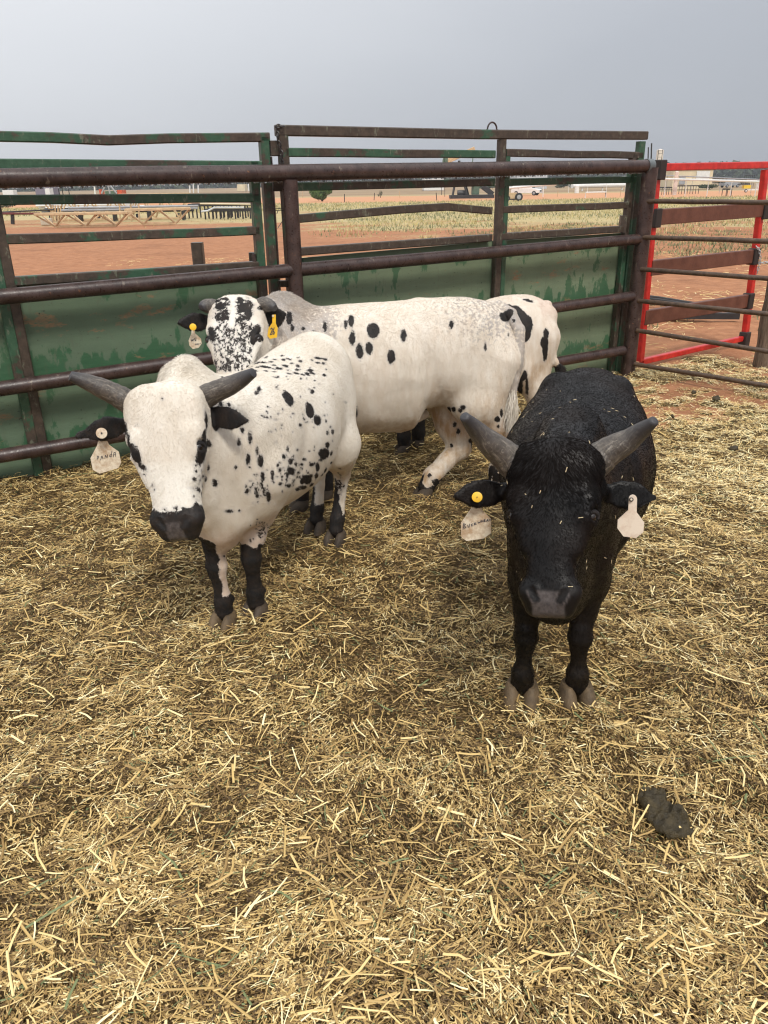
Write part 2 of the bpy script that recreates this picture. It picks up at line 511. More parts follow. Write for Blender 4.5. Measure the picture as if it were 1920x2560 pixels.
# plywood skin
def mk_ply(name, grey, seed, drip=False):
    m = M(name, .55, .4)
    co = m.mapping((1, 1, 1), loc=(seed, seed * .7, 0))
    hz = m.mapping((1.1, 1.1, 7), loc=(seed, 0, 0)); vt = m.mapping((5, 5, 1.2), loc=(seed, 0, 0))
    n = m.noise(2.2, 5, .6, co=co); ng = m.noise(5, 6, .7, co=hz); nf = m.noise(60, 4, .7, co=co)
    pale = m.mix(m.rng(n, .35, .65), grey, tuple(g * .78 for g in grey))
    pale = m.mix(m.rng(ng, .35, .7, 0, .5), pale, tuple(g * .7 for g in grey))
    wet = m.mix(m.rng(ng, .3, .7), (.026, .088, .042), (.046, .125, .064))
    z = m.sepz(2)
    # wet blotches hang down from the rails and rise above the lower ones
    d = m.noise(5.5, 5, .62, co=m.mapping((1.6, 1.6, .55), loc=(seed, 0, 0)))
    x_ = m.sepz(0)
    def above(z0, sl, reach, s_=1):
        t = m.math('SUBTRACT', z, m.math('MULTIPLY_ADD', x_, sl, z0)) if s_ > 0 else m.math('SUBTRACT', m.math('MULTIPLY_ADD', x_, sl, z0), z)
        return m.math('MULTIPLY', m.rng(t, .03, reach, 1, 0), m.math('GREATER_THAN', t, 0.))
    b_ = m.math('MAXIMUM', above(.592, .026, .22), m.math('MAXIMUM', above(.183, .0096, .17), m.math('MULTIPLY', above(1.057, .0174, .14, -1), .75 if drip else .3)))
    k = m.math('ADD', m.math('MULTIPLY_ADD', d, .75, m.math('MULTIPLY', m.noise(14, 5, .6, co=m.mapping((1.2, 1.2, .8))), .25)), m.math('MULTIPLY', b_, .15))
    c = m.mix(m.math('MULTIPLY', m.rng(k, .595, .625), .85), pale, wet)
    bare = m.noise(2.6, 6, .68, co=m.mapping((1, 1, 2.6), loc=(seed + 4, 3, 1)))
    bl = m.mix(m.rng(ng, .35, .65), (.30, .185, .10), (.20, .13, .075))
    bt = m.math('MULTIPLY', m.rng(bare, .585, .63), m.rng(m.noise(40, 4, .7, co=hz), .40, .52))
    c = m.mix(bt, c, bl)
    fl = m.rng(m.noise(26, 4, .75, co=m.mapping((1, 1, 2.5))), .64, .67)
    c = m.mix(m.math('MULTIPLY', fl, .8), c, (.055, .065, .045))
    holes = m.voro(9, co=co); c = m.mix(m.rng(holes, .035, .045, .85, 0), c, (.015, .02, .015))
    grime = m.noise(7, 5, .7, co=vt)
    c = m.mix(m.rng(grime, .55, .8, 0, .45), c, (.10, .09, .065))
    m.col(c); m.rgh(m.rng(k, .55, .65, .62, .33)); m.bump(m.math('ADD', ng, m.math('MULTIPLY', nf, .4)), .35, .004)
    return m.mat
PLY1 = mk_ply('plywood_green', (.125, .185, .118), 0)
PLY2 = mk_ply('plywood_faded', (.170, .222, .138), 5, True)
def ply(par, b, poly, mat, thick=.018, pl=PW, name='plywood_sheet'):
    P = [pl.at(*q) if len(q) == 2 else q for q in poly]
    P = [np.array(p) for p in P]; n = len(P)
    vs = P + [p + pl.n * thick for p in P]
    fs = [tuple(range(n)), tuple(range(n, 2 * n))[::-1]] + [(i, (i + 1) % n, n + (i + 1) % n, n + i) for i in range(n)]
    return MB().add(vs, fs).build(name, mat, par, False, b)
def gz(px, py, pl=PW, z=-.03):
    p = pl.at(px, py); p[2] = z; return p
ply(lp, lb, [(L, 722), (22, 708), (22, 708) and (20, 709), gz(60, 1000), gz(-420, 1000)], PLY1)
ply(lp, lb, [(98 - 60, 707), (649, 668), gz(645, 700), gz(84, 1000)], PLY1)
# bolts / latch bits on the left panel
for (px, py) in ((656, 668), (634, 645)):
    p = PG.at(px, py) - PG.n * .01; MB().box(p, (.02, .02, .05)).build('latch', BROWN, lp, False, lb)
# stub rails joining the two panels
for x0, x1, y_, h_ in ((674, 703, 371, .085), (681, 706, 465, .06), (694, 720, 709, .04)):
    MB().bar(PG.at(x0, y_), PG.at(x1, y_), .04, h_).build('hinge_plate', BROWNGREEN, lp, False, lb)

# right (tall) panel
rp, rb = panel(('gate_panel', (1200, 800)), 'right taller brown and green steel pen panel with a lifting loop on its top rail')
rail(rp, rb, [(690, 326), (1200, 336), (1614, 339)], BROWNGREEN, .055, .06, name='top_rail')
rail(rp, rb, [(712, 381), (1234, 386)], GREENBROWN)
rail(rp, rb, [(1262, 382), (1602, 389)], BROWNGREEN)
rail(rp, rb, [(720, 467), (1232, 455)], GREENBROWN)
rail(rp, rb, [(1256, 456), (1586, 449)], GREEN)
rail(rp, rb, [(730, 548), (1000, 524), (1117, 517), (1226, 527)], BROWNGREEN, name='bent_rail')
rail(rp, rb, [(1254, 524), (1572, 512)], BROWNGREEN)
rail(rp, rb, [(735, 630), (1226, 594)], BROWNGREEN)
rail(rp, rb, [(1250, 592), (1566, 572)], BROWNGREEN)
zt2 = PG.at(1200, 336)[2]
upright(rp, rb, 712, 440, PG.at(705, 326)[2] + .02, BROWNGREEN, .06)
upright(rp, rb, 1246, 560, zt2 - .03, BROWNGREEN, .055)
upright(rp, rb, 1263, 480, PG.at(1263, 376)[2], GREEN, .04, .045)
upright(rp, rb, 1594, 434, zt2 - .03, GREEN, .065)
upright(rp, rb, 1577, 434, PG.at(1590, 384)[2], GREENBROWN, .045)
ply(rp, rb, [(742, 646), (1241, 602), gz(1234, 700), gz(742, 700)], PLY2)
ply(rp, rb, [(1250, 602), (1560, 582), gz(1553, 640), gz(1243, 700)], PLY2)
# lifting loop and small ring
mb = MB(); lc = PG.at(1230, 330) - PG.n * .0
pts = []
for k in range(13):
    a = math.pi * k / 12
    pts.append(lc + PG.d * (-.04 * math.cos(a)) + np.array([0, 0, .015 + .045 * math.sin(a)]))
pts = [lc - PG.d * .065 + np.array([0, 0, .006])] + pts + [lc + PG.d * .065 + np.array([0, 0, .006])]
mb.tube(pts, .006, 8).build('lifting_loop', BROWN, rp, True, rb)
mb = MB(); lc = PG.at(821, 622) - PG.n * .01
mb.tube([lc + PG.d * (.028 * math.cos(a)) + np.array([0, 0, .012 * math.sin(a) + .006]) for a in np.linspace(0, 6.28, 13)], .004, 6, cap=False)
mb.build('ring', BROWN, rp, True, rb)
# small latch block near the right upright
p = PG.at(1557, 560); MB().box(p, (.05, .05, .13)).build('latch_block', BROWNGREEN, rp, False, rb)

# ---- chain hanging on the joint between the panels
def chain(name, label, pts, ll, r, mat, parent=None, base_=None):
    "links along a polyline"
    P = [np.array(p) for p in pts]; segs = []
    tot = sum(np.linalg.norm(b - a) for a, b in zip(P[:-1], P[1:])); n = max(2, int(tot / (ll * .72)))
    mb = MB()
    def atl(t):
        L_ = t * tot
        for a, b in zip(P[:-1], P[1:]):
            d = np.linalg.norm(b - a)
            if L_ <= d: return a + (b - a) * L_ / d, (b - a) / d
            L_ -= d
        return P[-1], (P[-1] - P[-2]) / np.linalg.norm(P[-1] - P[-2])
    for i in range(n):
        c, t = atl((i + .5) / n)
        a = np.cross(t, np.array([.3, .9, .2])); a /= np.linalg.norm(a); b = np.cross(t, a)
        s = a if i % 2 else b
        mb.tube([c + t * (ll * .5 * math.cos(q)) + s * (ll * .27 * math.sin(q)) for q in np.linspace(0, 2 * math.pi, 11)], r, 6, cap=False)
    b0 = P[0]
    o = mb.build(name, mat, None, True, b0); o.location = b0
    if label: tag(o, label, 'chain')
    return o
IRON = flat_mat('iron', (.035, .03, .03), .4)
GALV = flat_mat('galvanised_steel', (.42, .43, .44), .35)
q = lambda x, y: PG.at(600 + x / 4.61, 300 + y / 4.61) - PG.n * .045
chain('chain', 'rusty dark chain hanging down the corner between the two green panels', [q(470, 75), q(420, 72), q(385, 80), q(395, 150), q(405, 240), q(425, 290), q(440, 360), q(452, 470), q(455, 520)], .034, .0042, IRON)
# post top behind the gap
p = PG.at(686, 400) + PG.n * .12
pst = MB().tube([(p[0], p[1], -.03), (p[0], p[1], PG.at(686, 390)[2])], .035, 14).build('fence_post', BROWN, None, True, (p[0], p[1], 0)); pst.location = (p[0], p[1], 0)
tag(pst, 'short dark round post in the gap between the green panels, behind the chain', 'post')
# baling wire
q = lambda x, y: PG.at(600 + x / 4.61, 300 + y / 4.61) - PG.n * .04
w1 = MB().tube([q(250, 1000), q(390, 1015), q(470, 1025), q(520, 1040), q(650, 1060)], .0022, 6)
w1.tube([q(330, 1040), q(470, 1042), q(480, 1090), q(520, 1160), q(650, 1150)], .0022, 6)
w1.tube([q(408, 1045), q(395, 1080)], .0022, 6); w1.tube([q(405, 1245), q(480, 1130)], .0022, 6)
b0 = q(450, 1050); wo = w1.build('tie_wire', IRON, None, True, b0); wo.location = b0
tag(wo, 'thin rusty tie wire wound round the middle brown post and the green uprights', 'wire')

# ---- red gate swung outwards
RED = M('red_paint', .32); n = RED.noise(18, 4)
RED.col(RED.mix(RED.rng(n, .35, .7), (.40, .016, .014), (.60, .030, .024))); RED.bump(RED.noise(90, 3), .15, .003); RED = RED.mat
RUSTBAR = M('rust_brown', .5); n = RUSTBAR.noise(9, 5, .6)
RUSTBAR.col(RUSTBAR.mix(RUSTBAR.rng(n, .3, .7), (.080, .026, .015), (.145, .055, .034))); RUSTBAR.bump(RUSTBAR.noise(60, 4), .3, .004); RUSTBAR = RUSTBAR.mat
CHAR = flat_mat('burnt_weld', (.022, .016, .014), .6)
A = gnd(1601, 913); B = gnd(1860, 856)
PR = Plane(A, B)
rgb = down(PR.at(1720, 880), 0)
rg = thing('red_gate', 'bright red square tube gate with three wide brown rails, swung open beyond the pen corner', 'gate', rgb)
def rgp(name, a, b, w_, h_, mat, off=0.):
    return MB().tube([PR.at(*a) + PR.n * off, PR.at(*b) + PR.n * off], 1.0, sq=(w_, h_), up=tuple(PR.n) if name == 'gate_stile' else (0, 0, 1)).build(name, mat, rg, False, rgb)
rgp('top_bar', (1655, 418), (1925, 412), .055, .058, RED)
rgp('gate_stile', (1641, 440), (1600, 902), .055, .055, RED)
rgp('gate_stile', (1913, 424), (1861, 848), .06, .055, RED)
rgp('bottom_bar', (1604, 904), (1856, 846), .05, .05, RED)
for a, b, h_ in (((1636, 543), (1907, 524), .125), ((1622, 670), (1880, 640), .125), ((1606, 794), (1868, 751), .125)):
    rgp('cross_rail', a, b, .05, h_, RUSTBAR, -.01)
for a in ((1905, 527), (1880, 641), (1867, 752), (1634, 545), (1858, 848), (1645, 425)):
    p = PR.at(*a); MB().box(p - PR.n * .012, (.082, .085, .15), Matrix.Rotation(math.atan2(PR.d[1], PR.d[0]), 3, 'Z'), .008).build('weld_collar', CHAR, rg, False, rgb)
chain('chain', 'bright galvanised chain hanging on the red gate stile', [PR.at(1876, 615) - PR.n * .06, PR.at(1884, 625) - PR.n * .06, PR.at(1886, 650) - PR.n * .06, PR.at(1878, 682) - PR.n * .06], .036, .0042, GALV)
chain('chain', 'galvanised chain stretching right from the red gate towards the wooden post', [PR.at(1885, 656) - PR.n * .06, PR.at(1903, 648) - PR.n * .25, PR.at(1925, 632) - PR.n * .5], .036, .0042, GALV)

# ---- tube gate (thin rusty rails) closing the pen on the right
RUST = M('rusty_tube', .5); n = RUST.noise(30, 6, .7)
RUST.col(RUST.mix(RUST.rng(n, .3, .7), (.032, .020, .013), (.115, .070, .042))); RUST.bump(RUST.noise(80, 4, .7), .5, .004); RUST = RUST.mat
A2 = gnd(1588, 938); B2 = gnd(1920, 990)
PT = Plane(A2, B2)
if PT.n @ np.array([-1, 0, 0]) > 0: pass
tgb = down(PT.at(1750, 960), 0)
tg = thing('tube_gate', 'rusty six-rail round tube gate between the brown end post and the right edge', 'gate', tgb)
for (yl, yr, xl) in ((503, 506, 1612), (593, 603, 1606), (673, 696, 1602), (752, 785, 1596), (826, 879, 1591), (910, 965, 1586)):
    a, b = PT.at(xl, yl), PT.at(1920, yr)
    a, b = ext(a, b, 0, 2.2)
    MB().tube(bent([a, b], 10, .002), .0185, 14).build('rail', RUST, tg, True, tgb)
GREYST = flat_mat('grey_metal', (.15, .155, .15), .45)
a = PT.at(1612, 500); b_ = PT.at(1584, 925)
MB().tube([a, (a[0], a[1], .03)], 1.0, sq=(.03, .04), up=tuple(PT.n)).build('gate_frame', GREYST, tg, False, tgb)
a, b = ext(PT.at(1588, 752), PT.at(1920, 785), 0, 2.2)
MB().tube([(b[0], b[1], .03), (b[0], b[1], 1.36)], .022, 12).build('gate_frame', RUST, tg, True, tgb)

# ---- bark-stripped wooden post at the right edge
WOOD = M('old_wood', .85, .2)
co = WOOD.mapping((22, 22, 1.6)); n = WOOD.noise(2.2, 6, .7, co=co); n2 = WOOD.noise(12, 4)
c = WOOD.mix(WOOD.rng(n, .32, .62), (.045, .028, .020), (.22, .165, .12)); c = WOOD.mix(WOOD.rng(n2, .5, .75, 0, .6), c, (.075, .085, .06))
WOOD.col(c); WOOD.bump(n, .9, .02); WOOD = WOOD.mat
wp = gnd(1908, 908)
mb = MB(); pts = [wp + np.array([0.004 * math.sin(k * 1.3), .004 * math.cos(k * 2.), -.05 + k * .12]) for k in range(9)]
mb.tube(pts, [.085 + .003 * math.sin(k * 2.1) for k in range(9)], 16)
wpo = mb.build('wooden_post', WOOD, None, True, (wp[0], wp[1], 0)); wpo.location = (wp[0], wp[1], 0)
tag(wpo, 'thick rough wooden post with cracked bark at the right edge behind the tube gate', 'post')

# ---- brown post stub seen over the plywood on the left
sp = KN(496, 640, 6.3); 
mb = MB().tube([(sp[0], sp[1], -.02), (sp[0], sp[1], KN(495, 606, 6.3)[2])], 1.0, sq=(.085, .085))
so = mb.build('post_stub', BROWNGREEN, None, False, (sp[0], sp[1], 0)); so.location = (sp[0], sp[1], 0)
tag(so, 'short square brown post standing on the red dirt behind the left panel', 'post')
sp = KN(632, 660, 5.6)
mb = MB().tube([(sp[0], sp[1], -.02), (sp[0], sp[1], KN(632, 631, 5.6)[2])], 1.0, sq=(.04, .05)).tube([(sp[0] + .07, sp[1], -.02), (sp[0] + .07, sp[1], KN(632, 629, 5.6)[2])], 1.0, sq=(.02, .05))
so = mb.build('metal_stub', BROWNGREEN, None, False, (sp[0], sp[1], 0)); so.location = (sp[0], sp[1], 0)
tag(so, 'narrow forked brown metal stub behind the left panel beside its right upright', 'post')
# ------------------------------------------------------------------ signed-distance modelling of the bulls
def sstep(x, a, b): t = np.clip((x - a) / (b - a), 0, 1); return t * t * (3 - 2 * t)
def unit(v): v = np.array(v, float); return v / np.linalg.norm(v)
def dense(xs, ys, n=160):
    "smooth (monotone cubic) resampling of a profile table"
    xs = np.array(xs, float); ys = np.array(ys, float)
    h = np.diff(xs); d = np.diff(ys) / h; m = np.zeros_like(ys)
    for i in range(1, len(xs) - 1):
        m[i] = 0 if d[i - 1] * d[i] <= 0 else 2 * d[i - 1] * d[i] / (d[i - 1] + d[i])
    m[0], m[-1] = d[0], d[-1]
    X = np.linspace(xs[0], xs[-1], n); i = np.clip(np.searchsorted(xs, X) - 1, 0, len(h) - 1)
    t = (X - xs[i]) / h[i]; t2, t3 = t * t, t * t * t
    return X, (2 * t3 - 3 * t2 + 1) * ys[i] + (t3 - 2 * t2 + t) * h[i] * m[i] + (-2 * t3 + 3 * t2) * ys[i + 1] + (t3 - t2) * h[i] * m[i + 1]
class Sdf:
    def __init__(s, h): s.h = h; s.pr = []
    def rc(s, a, b, ra, rb, k=.03, sq=None, op='u'):
        a = np.array(a, float); b = np.array(b, float); n = None
        if sq: n = unit(sq[0]); f = sq[1]
        def fn(p):
            A, B = a, b
            if sq:
                p = p + (p @ n)[..., None] * n * (f - 1); A = a + (a @ n) * n * (f - 1); B = b + (b @ n) * n * (f - 1)
            ab = B - A; t = np.clip(((p - A) @ ab) / (ab @ ab + 1e-9), 0, 1)
            return np.linalg.norm(p - A - t[..., None] * ab, axis=-1) - (ra + (rb - ra) * t)
        r = max(ra, rb) * (1 if not sq else max(1, 1 / sq[1]))
        s.pr.append((fn, np.minimum(a, b) - r, np.maximum(a, b) + r, k, op)); return s
    def ball(s, c, r, k=.03, sq=None, op='u'): c = np.array(c, float); return s.rc(c, c + 1e-4, r, r, k, sq, op)
    def chain(s, pts, rs, k=.025, sq=None):
        for i in range(len(pts) - 1): s.rc(pts[i], pts[i + 1], rs[i], rs[i + 1], k if i else k, sq)
        return s
    def loft(s, o, X, Y, Z, rows, k=.03, n=2.3, cup=0.):
        o = np.array(o, float); T = np.array(rows, float)
        D = [dense(T[:, 0], T[:, j]) for j in range(1, 6)]          # cy cz w hu hd
        xd = D[0][0]
        def fn(p):
            q = p - o; x = q @ X; y = q @ Y; z = q @ Z; xc = np.clip(x, xd[0], xd[-1])
            cy, cz, w, hu, hd = (np.interp(xc, xd, d[1]) for d in D)
            yy = (y - cy) / w; zz = z - cz - cup * yy * yy; h_ = np.where(zz > 0, hu, hd)
            g_ = (np.abs(yy) ** n + np.abs(zz / h_) ** n) ** (1 / n)
            d = (g_ - 1) * np.minimum(w, h_); dx = x - xc
            return np.where(dx != 0, np.sqrt(np.maximum(d, 0) ** 2 + dx * dx), d)
        cor = []
        for r in T:
            for sy in (-1, 1):
                for hz in (r[4] + abs(cup), -r[5] - abs(cup)):
                    cor.append(o + X * r[0] + Y * (r[1] + sy * r[3]) + Z * (r[2] + hz))
        cor = np.array(cor)
        s.pr.append((fn, cor.min(0), cor.max(0), k, 'u')); return s
    def mesh(s, smooth=2):
        h = s.h
        us = [p for p in s.pr if p[4] == 'u']
        lo = np.min([p[1] for p in us], 0) - .03; hi = np.max([p[2] for p in us], 0) + .03
        n = np.ceil((hi - lo) / h).astype(int) + 1
        ax = [lo[i] + h * np.arange(n[i]) for i in range(3)]
        V = np.full(n, .15, np.float32)
        for fn, a, b, k, op in s.pr:
            mg = k + 3 * h
            i0 = np.maximum(((a - mg - lo) / h).astype(int), 0); i1 = np.minimum(((b + mg - lo) / h).astype(int) + 2, n)
            if (i1 <= i0).any(): continue
            sl = tuple(slice(i0[j], i1[j]) for j in range(3))
            G = np.stack(np.meshgrid(*[ax[j][sl[j]] for j in range(3)], indexing='ij'), -1)
            d = fn(G).astype(np.float32); v = V[sl]
            if op == 'u':
                hh = np.clip(.5 + .5 * (v - d) / k, 0, 1); V[sl] = v * (1 - hh) + d * hh - k * hh * (1 - hh)
            else:
                hh = np.clip(.5 - .5 * (v + d) / k, 0, 1); V[sl] = v * (1 - hh) - d * hh + k * hh * (1 - hh)
        return surface_nets(V, lo, h, smooth)
def surface_nets(V, lo, h, smooth):
    ins = V < 0
    n = V.shape
    c = np.zeros([n[0] - 1, n[1] - 1, n[2] - 1], np.int8)
    for dx in (0, 1):
        for dy in (0, 1):
            for dz in (0, 1): c += ins[dx:n[0] - 1 + dx, dy:n[1] - 1 + dy, dz:n[2] - 1 + dz]
    act = (c > 0) & (c < 8)
    I = np.argwhere(act); idx = np.full(act.shape, -1, np.int64); idx[act] = np.arange(len(I))
    acc = np.zeros((len(I), 3)); cnt = np.zeros(len(I))
    for ax in range(3):
        o1, o2 = [(1, 2), (0, 2), (0, 1)][ax]
        for a in (0, 1):
            for b in (0, 1):
                P = I.copy(); P[:, o1] += a; P[:, o2] += b; Q = P.copy(); Q[:, ax] += 1
                va = V[P[:, 0], P[:, 1], P[:, 2]]; vb = V[Q[:, 0], Q[:, 1], Q[:, 2]]
                m = (va < 0) != (vb < 0); t = np.where(m, va / np.where(m, va - vb, 1), 0)
                pt = P.astype(float); pt[:, ax] += t
                acc[m] += pt[m]; cnt[m] += 1
    vert = lo + h * acc / cnt[:, None]
    F = []
    for ax in range(3):
        o1, o2 = [(1, 2), (2, 0), (0, 1)][ax]
        sl0 = [slice(None)] * 3; sl1 = [slice(None)] * 3; sl0[ax] = slice(0, -1); sl1[ax] = slice(1, None)
        m = ins[tuple(sl0)] != ins[tuple(sl1)]
        E = np.argwhere(m); inside0 = ins[tuple(sl0)][m]
        ok = (E[:, o1] > 0) & (E[:, o2] > 0) & (E[:, o1] < n[o1] - 1) & (E[:, o2] < n[o2] - 1)
        E = E[ok]; inside0 = inside0[ok]
        qd = []
        for a, b in ((0, 0), (-1, 0), (-1, -1), (0, -1)):
            P = E.copy(); P[:, o1] += a; P[:, o2] += b; qd.append(idx[P[:, 0], P[:, 1], P[:, 2]])
        qd = np.stack(qd, -1); qd[~inside0] = qd[~inside0][:, ::-1]
        F.append(qd)
    F = np.concatenate(F); F = F[(F >= 0).all(1)]
    # light Taubin smoothing removes the lattice look
    e = np.concatenate([F[:, [0, 1]], F[:, [1, 2]], F[:, [2, 3]], F[:, [3, 0]]])
    deg = np.bincount(e.ravel(), minlength=len(vert)).astype(float)[:, None]
    def lap(v):
        s_ = np.zeros_like(v)
        for j in range(3):
            s_[:, j] = np.bincount(e[:, 0], v[e[:, 1], j], len(v)) + np.bincount(e[:, 1], v[e[:, 0], j], len(v))
        return s_ / np.maximum(deg, 1) - v
    for _ in range(smooth):
        vert = vert + .55 * lap(vert); vert = vert - .50 * lap(vert)
    return vert, F
def vnorm(v, F):
    fn = np.cross(v[F[:, 2]] - v[F[:, 0]], v[F[:, 3]] - v[F[:, 1]])
    N = np.zeros_like(v)
    for k in range(4):
        for j in range(3): N[:, j] += np.bincount(F[:, k], fn[:, j], len(v))
    return N / (np.linalg.norm(N, axis=1)[:, None] + 1e-12)
def add_attr(me, name, a):
    at = me.attributes.new(name, 'FLOAT', 'POINT'); at.data.foreach_set('value', np.ascontiguousarray(a, np.float32))

# ---- coats
def mk_coat(name, black=False, hair=False):
    m = M(name, .62 if not black else .42, .35 if not black else (.07 if hair else .22))
    dk = m.attr('dark'); n1 = m.noise(420, 2, .6); n2 = m.noise(34, 4, .6); n3 = m.noise(5, 4)
    roan = m.attr('roan'); dirt = m.attr('dirt'); nose = m.attr('nose'); pink = m.attr('pink')
    if not black:
        base = m.mix(m.rng(n3, .35, .65), (.65, .59, .50), (.84, .815, .75))
        base = m.mix(m.rng(n1, .35, .75, 0, .30), base, (.45, .38, .29))
        sp = m.noise(62, 3, .6)
        base = m.mix(m.math('MULTIPLY', m.rng(m.math('ADD', sp, m.math('MULTIPLY', roan, .35)), .62, .72), m.rng(roan, .02, .4, 0, .60)), base, (.24, .235, .25))
        d1 = m.math('MULTIPLY', dirt, m.rng(m.math('ADD', m.math('MULTIPLY', n3, .6), m.math('MULTIPLY', m.noise(1., 4, .65, co=m.mapping((26, 26, 7))), .4)), .40, .60))
        base = m.mix(m.math('MULTIPLY', d1, .8), base, (.43, .29, .155))
        base = m.mix(m.math('MULTIPLY', pink, .7), base, (.56, .34, .28))
        blk = m.mix(m.rng(n2, .4, .7), (.009, .008, .008), (.024, .016, .012))
        if hair: k = m.rng(dk, -.0012, .0012)
        else: k = m.rng(m.math('ADD', dk, m.math('ADD', m.math('MULTIPLY', m.math('SUBTRACT', n2, .5), .020), m.math('MULTIPLY', m.math('SUBTRACT', m.noise(150, 4, .7), .5), .014))), -.0008, .0008)
        halo = m.math('MULTIPLY', m.rng(dk, -.007, -.001), m.rng(n2, .35, .65, .1, .6))
        base = m.mix(halo, base, (.30, .29, .30))
        c = m.mix(k, base, blk)
    else:
        c = m.mix(m.rng(m.noise(3.2, 2, .5), .45, .72), (.0036, .0032, .0032), (.0105, .0065, .005))
        c = m.mix(m.math('MULTIPLY', dirt, m.rng(n2, .4, .7)), c, (.06, .042, .025))
        c = m.mix(m.rng(m.noise(170, 2), .55, .75, 0, .22 if hair else .12), c, (.030, .023, .020))  # random paler flecks, strand highlights put into the colour
    nc = m.mix(m.rng(m.noise(90, 3), .3, .7), (.045, .038, .037), (.095, .082, .078))
    c = m.mix(nose, c, nc)
    m.col(c)
    st = m.noise(1.0, 4, .65, co=m.mapping((110, 110, 26)))
    if not hair:
        m.bump(m.math('ADD', st, m.math('MULTIPLY', m.noise(260, 2), .35)), .45 if not black else .3, .006)
        if black: m.rgh(m.math('ADD', m.rng(m.noise(9, 4), .4, .62, .30, .55), m.math('MULTIPLY', nose, -.05)))
        else: m.rgh(m.rng(nose, 0, 1, .62, .36))
    return m.mat
COAT_W = mk_coat('coat_white'); COAT_B = mk_coat('coat_black', True)
HAIR_W = mk_coat('hair_white', False, True); HAIR_B = mk_coat('hair_black', True, True)
HORN = M('horn', .48); co = HORN.mapping((1, 1, 1)); n = HORN.noise(30, 5, .65); n2 = HORN.noise(160, 3, .7)
c = HORN.mix(HORN.rng(n, .3, .7), (.042, .035, .029), (.125, .104, .085)); c = HORN.mix(HORN.rng(n2, .55, .75, 0, .55), c, (.26, .23, .19))
rg = HORN.nt.nodes.new('ShaderNodeCombineXYZ'); HORN.set(rg.inputs[0], HORN.math('MULTIPLY', HORN.attr('tip'), 46)); HORN.set(rg.inputs[1], HORN.noise(8, 2))
c = HORN.mix(HORN.rng(HORN.noise(1, 3, .6, co=rg.outputs[0]), .46, .62, .35, 0), c, (.028, .024, .022))
lg = HORN.nt.nodes.new('ShaderNodeCombineXYZ'); HORN.set(lg.inputs[0], HORN.math('MULTIPLY', HORN.attr('tip'), 5)); HORN.set(lg.inputs[1], HORN.math('MULTIPLY', HORN.attr('ang'), 16)); HORN.set(lg.inputs[2], HORN.noise(5, 2))
c = HORN.mix(HORN.rng(HORN.noise(1.6, 5, .75, co=lg.outputs[0]), .50, .66, 0, .75), c, (.27, .235, .19))
c = HORN.mix(HORN.rng(HORN.noise(1.9, 4, .7, co=HORN.mapping(loc=(3, 1, 0), co=lg.outputs[0])), .52, .62, 0, .6), c, (.030, .026, .024))
c = HORN.mix(HORN.rng(HORN.noise(55, 5, .8), .58, .64, 0, .5), c, (.30, .27, .23))
c = HORN.mix(HORN.rng(HORN.attr('tip'), .55, 1), c, (.035, .034, .038)); HORN.col(c)
HORN.bump(HORN.math('ADD', n, n2), .5, .003); HORN = HORN.mat
HOOF = flat_mat('hoof', (.105, .070, .036), .7, .45, 22, .6)
HOOFD = flat_mat('hoof_dark', (.052, .036, .022), .7, .45, 22, .6)
EYE = M('eye', .18, .5); EYE.col((.012, .008, .006)); EYE.b.inputs['Coat Weight'].default_value = .2; EYE = EYE.mat
LID = flat_mat('eyelid_skin', (.008, .006, .006), .6, .3, 60, .3)
def mk_tag(name, c, dirtc, amt):
    m = M(name, .5); n = m.noise(45, 5, .7); n2 = m.noise(14, 3)
    m.col(m.mix(m.math('MULTIPLY', m.rng(m.math('ADD', n, m.math('MULTIPLY', m.math('SUBTRACT', n2, .5), .8)), .42, .68), amt), c, dirtc)); return m.mat
TAGW = mk_tag('tag_cream', (.74, .66, .52), (.36, .21, .10), .75)
TAGY = mk_tag('tag_yellow', (.85, .50, .02), (.55, .33, .04), .5)
INK = flat_mat('ink', (.03, .032, .05), .6, bumpy=0)

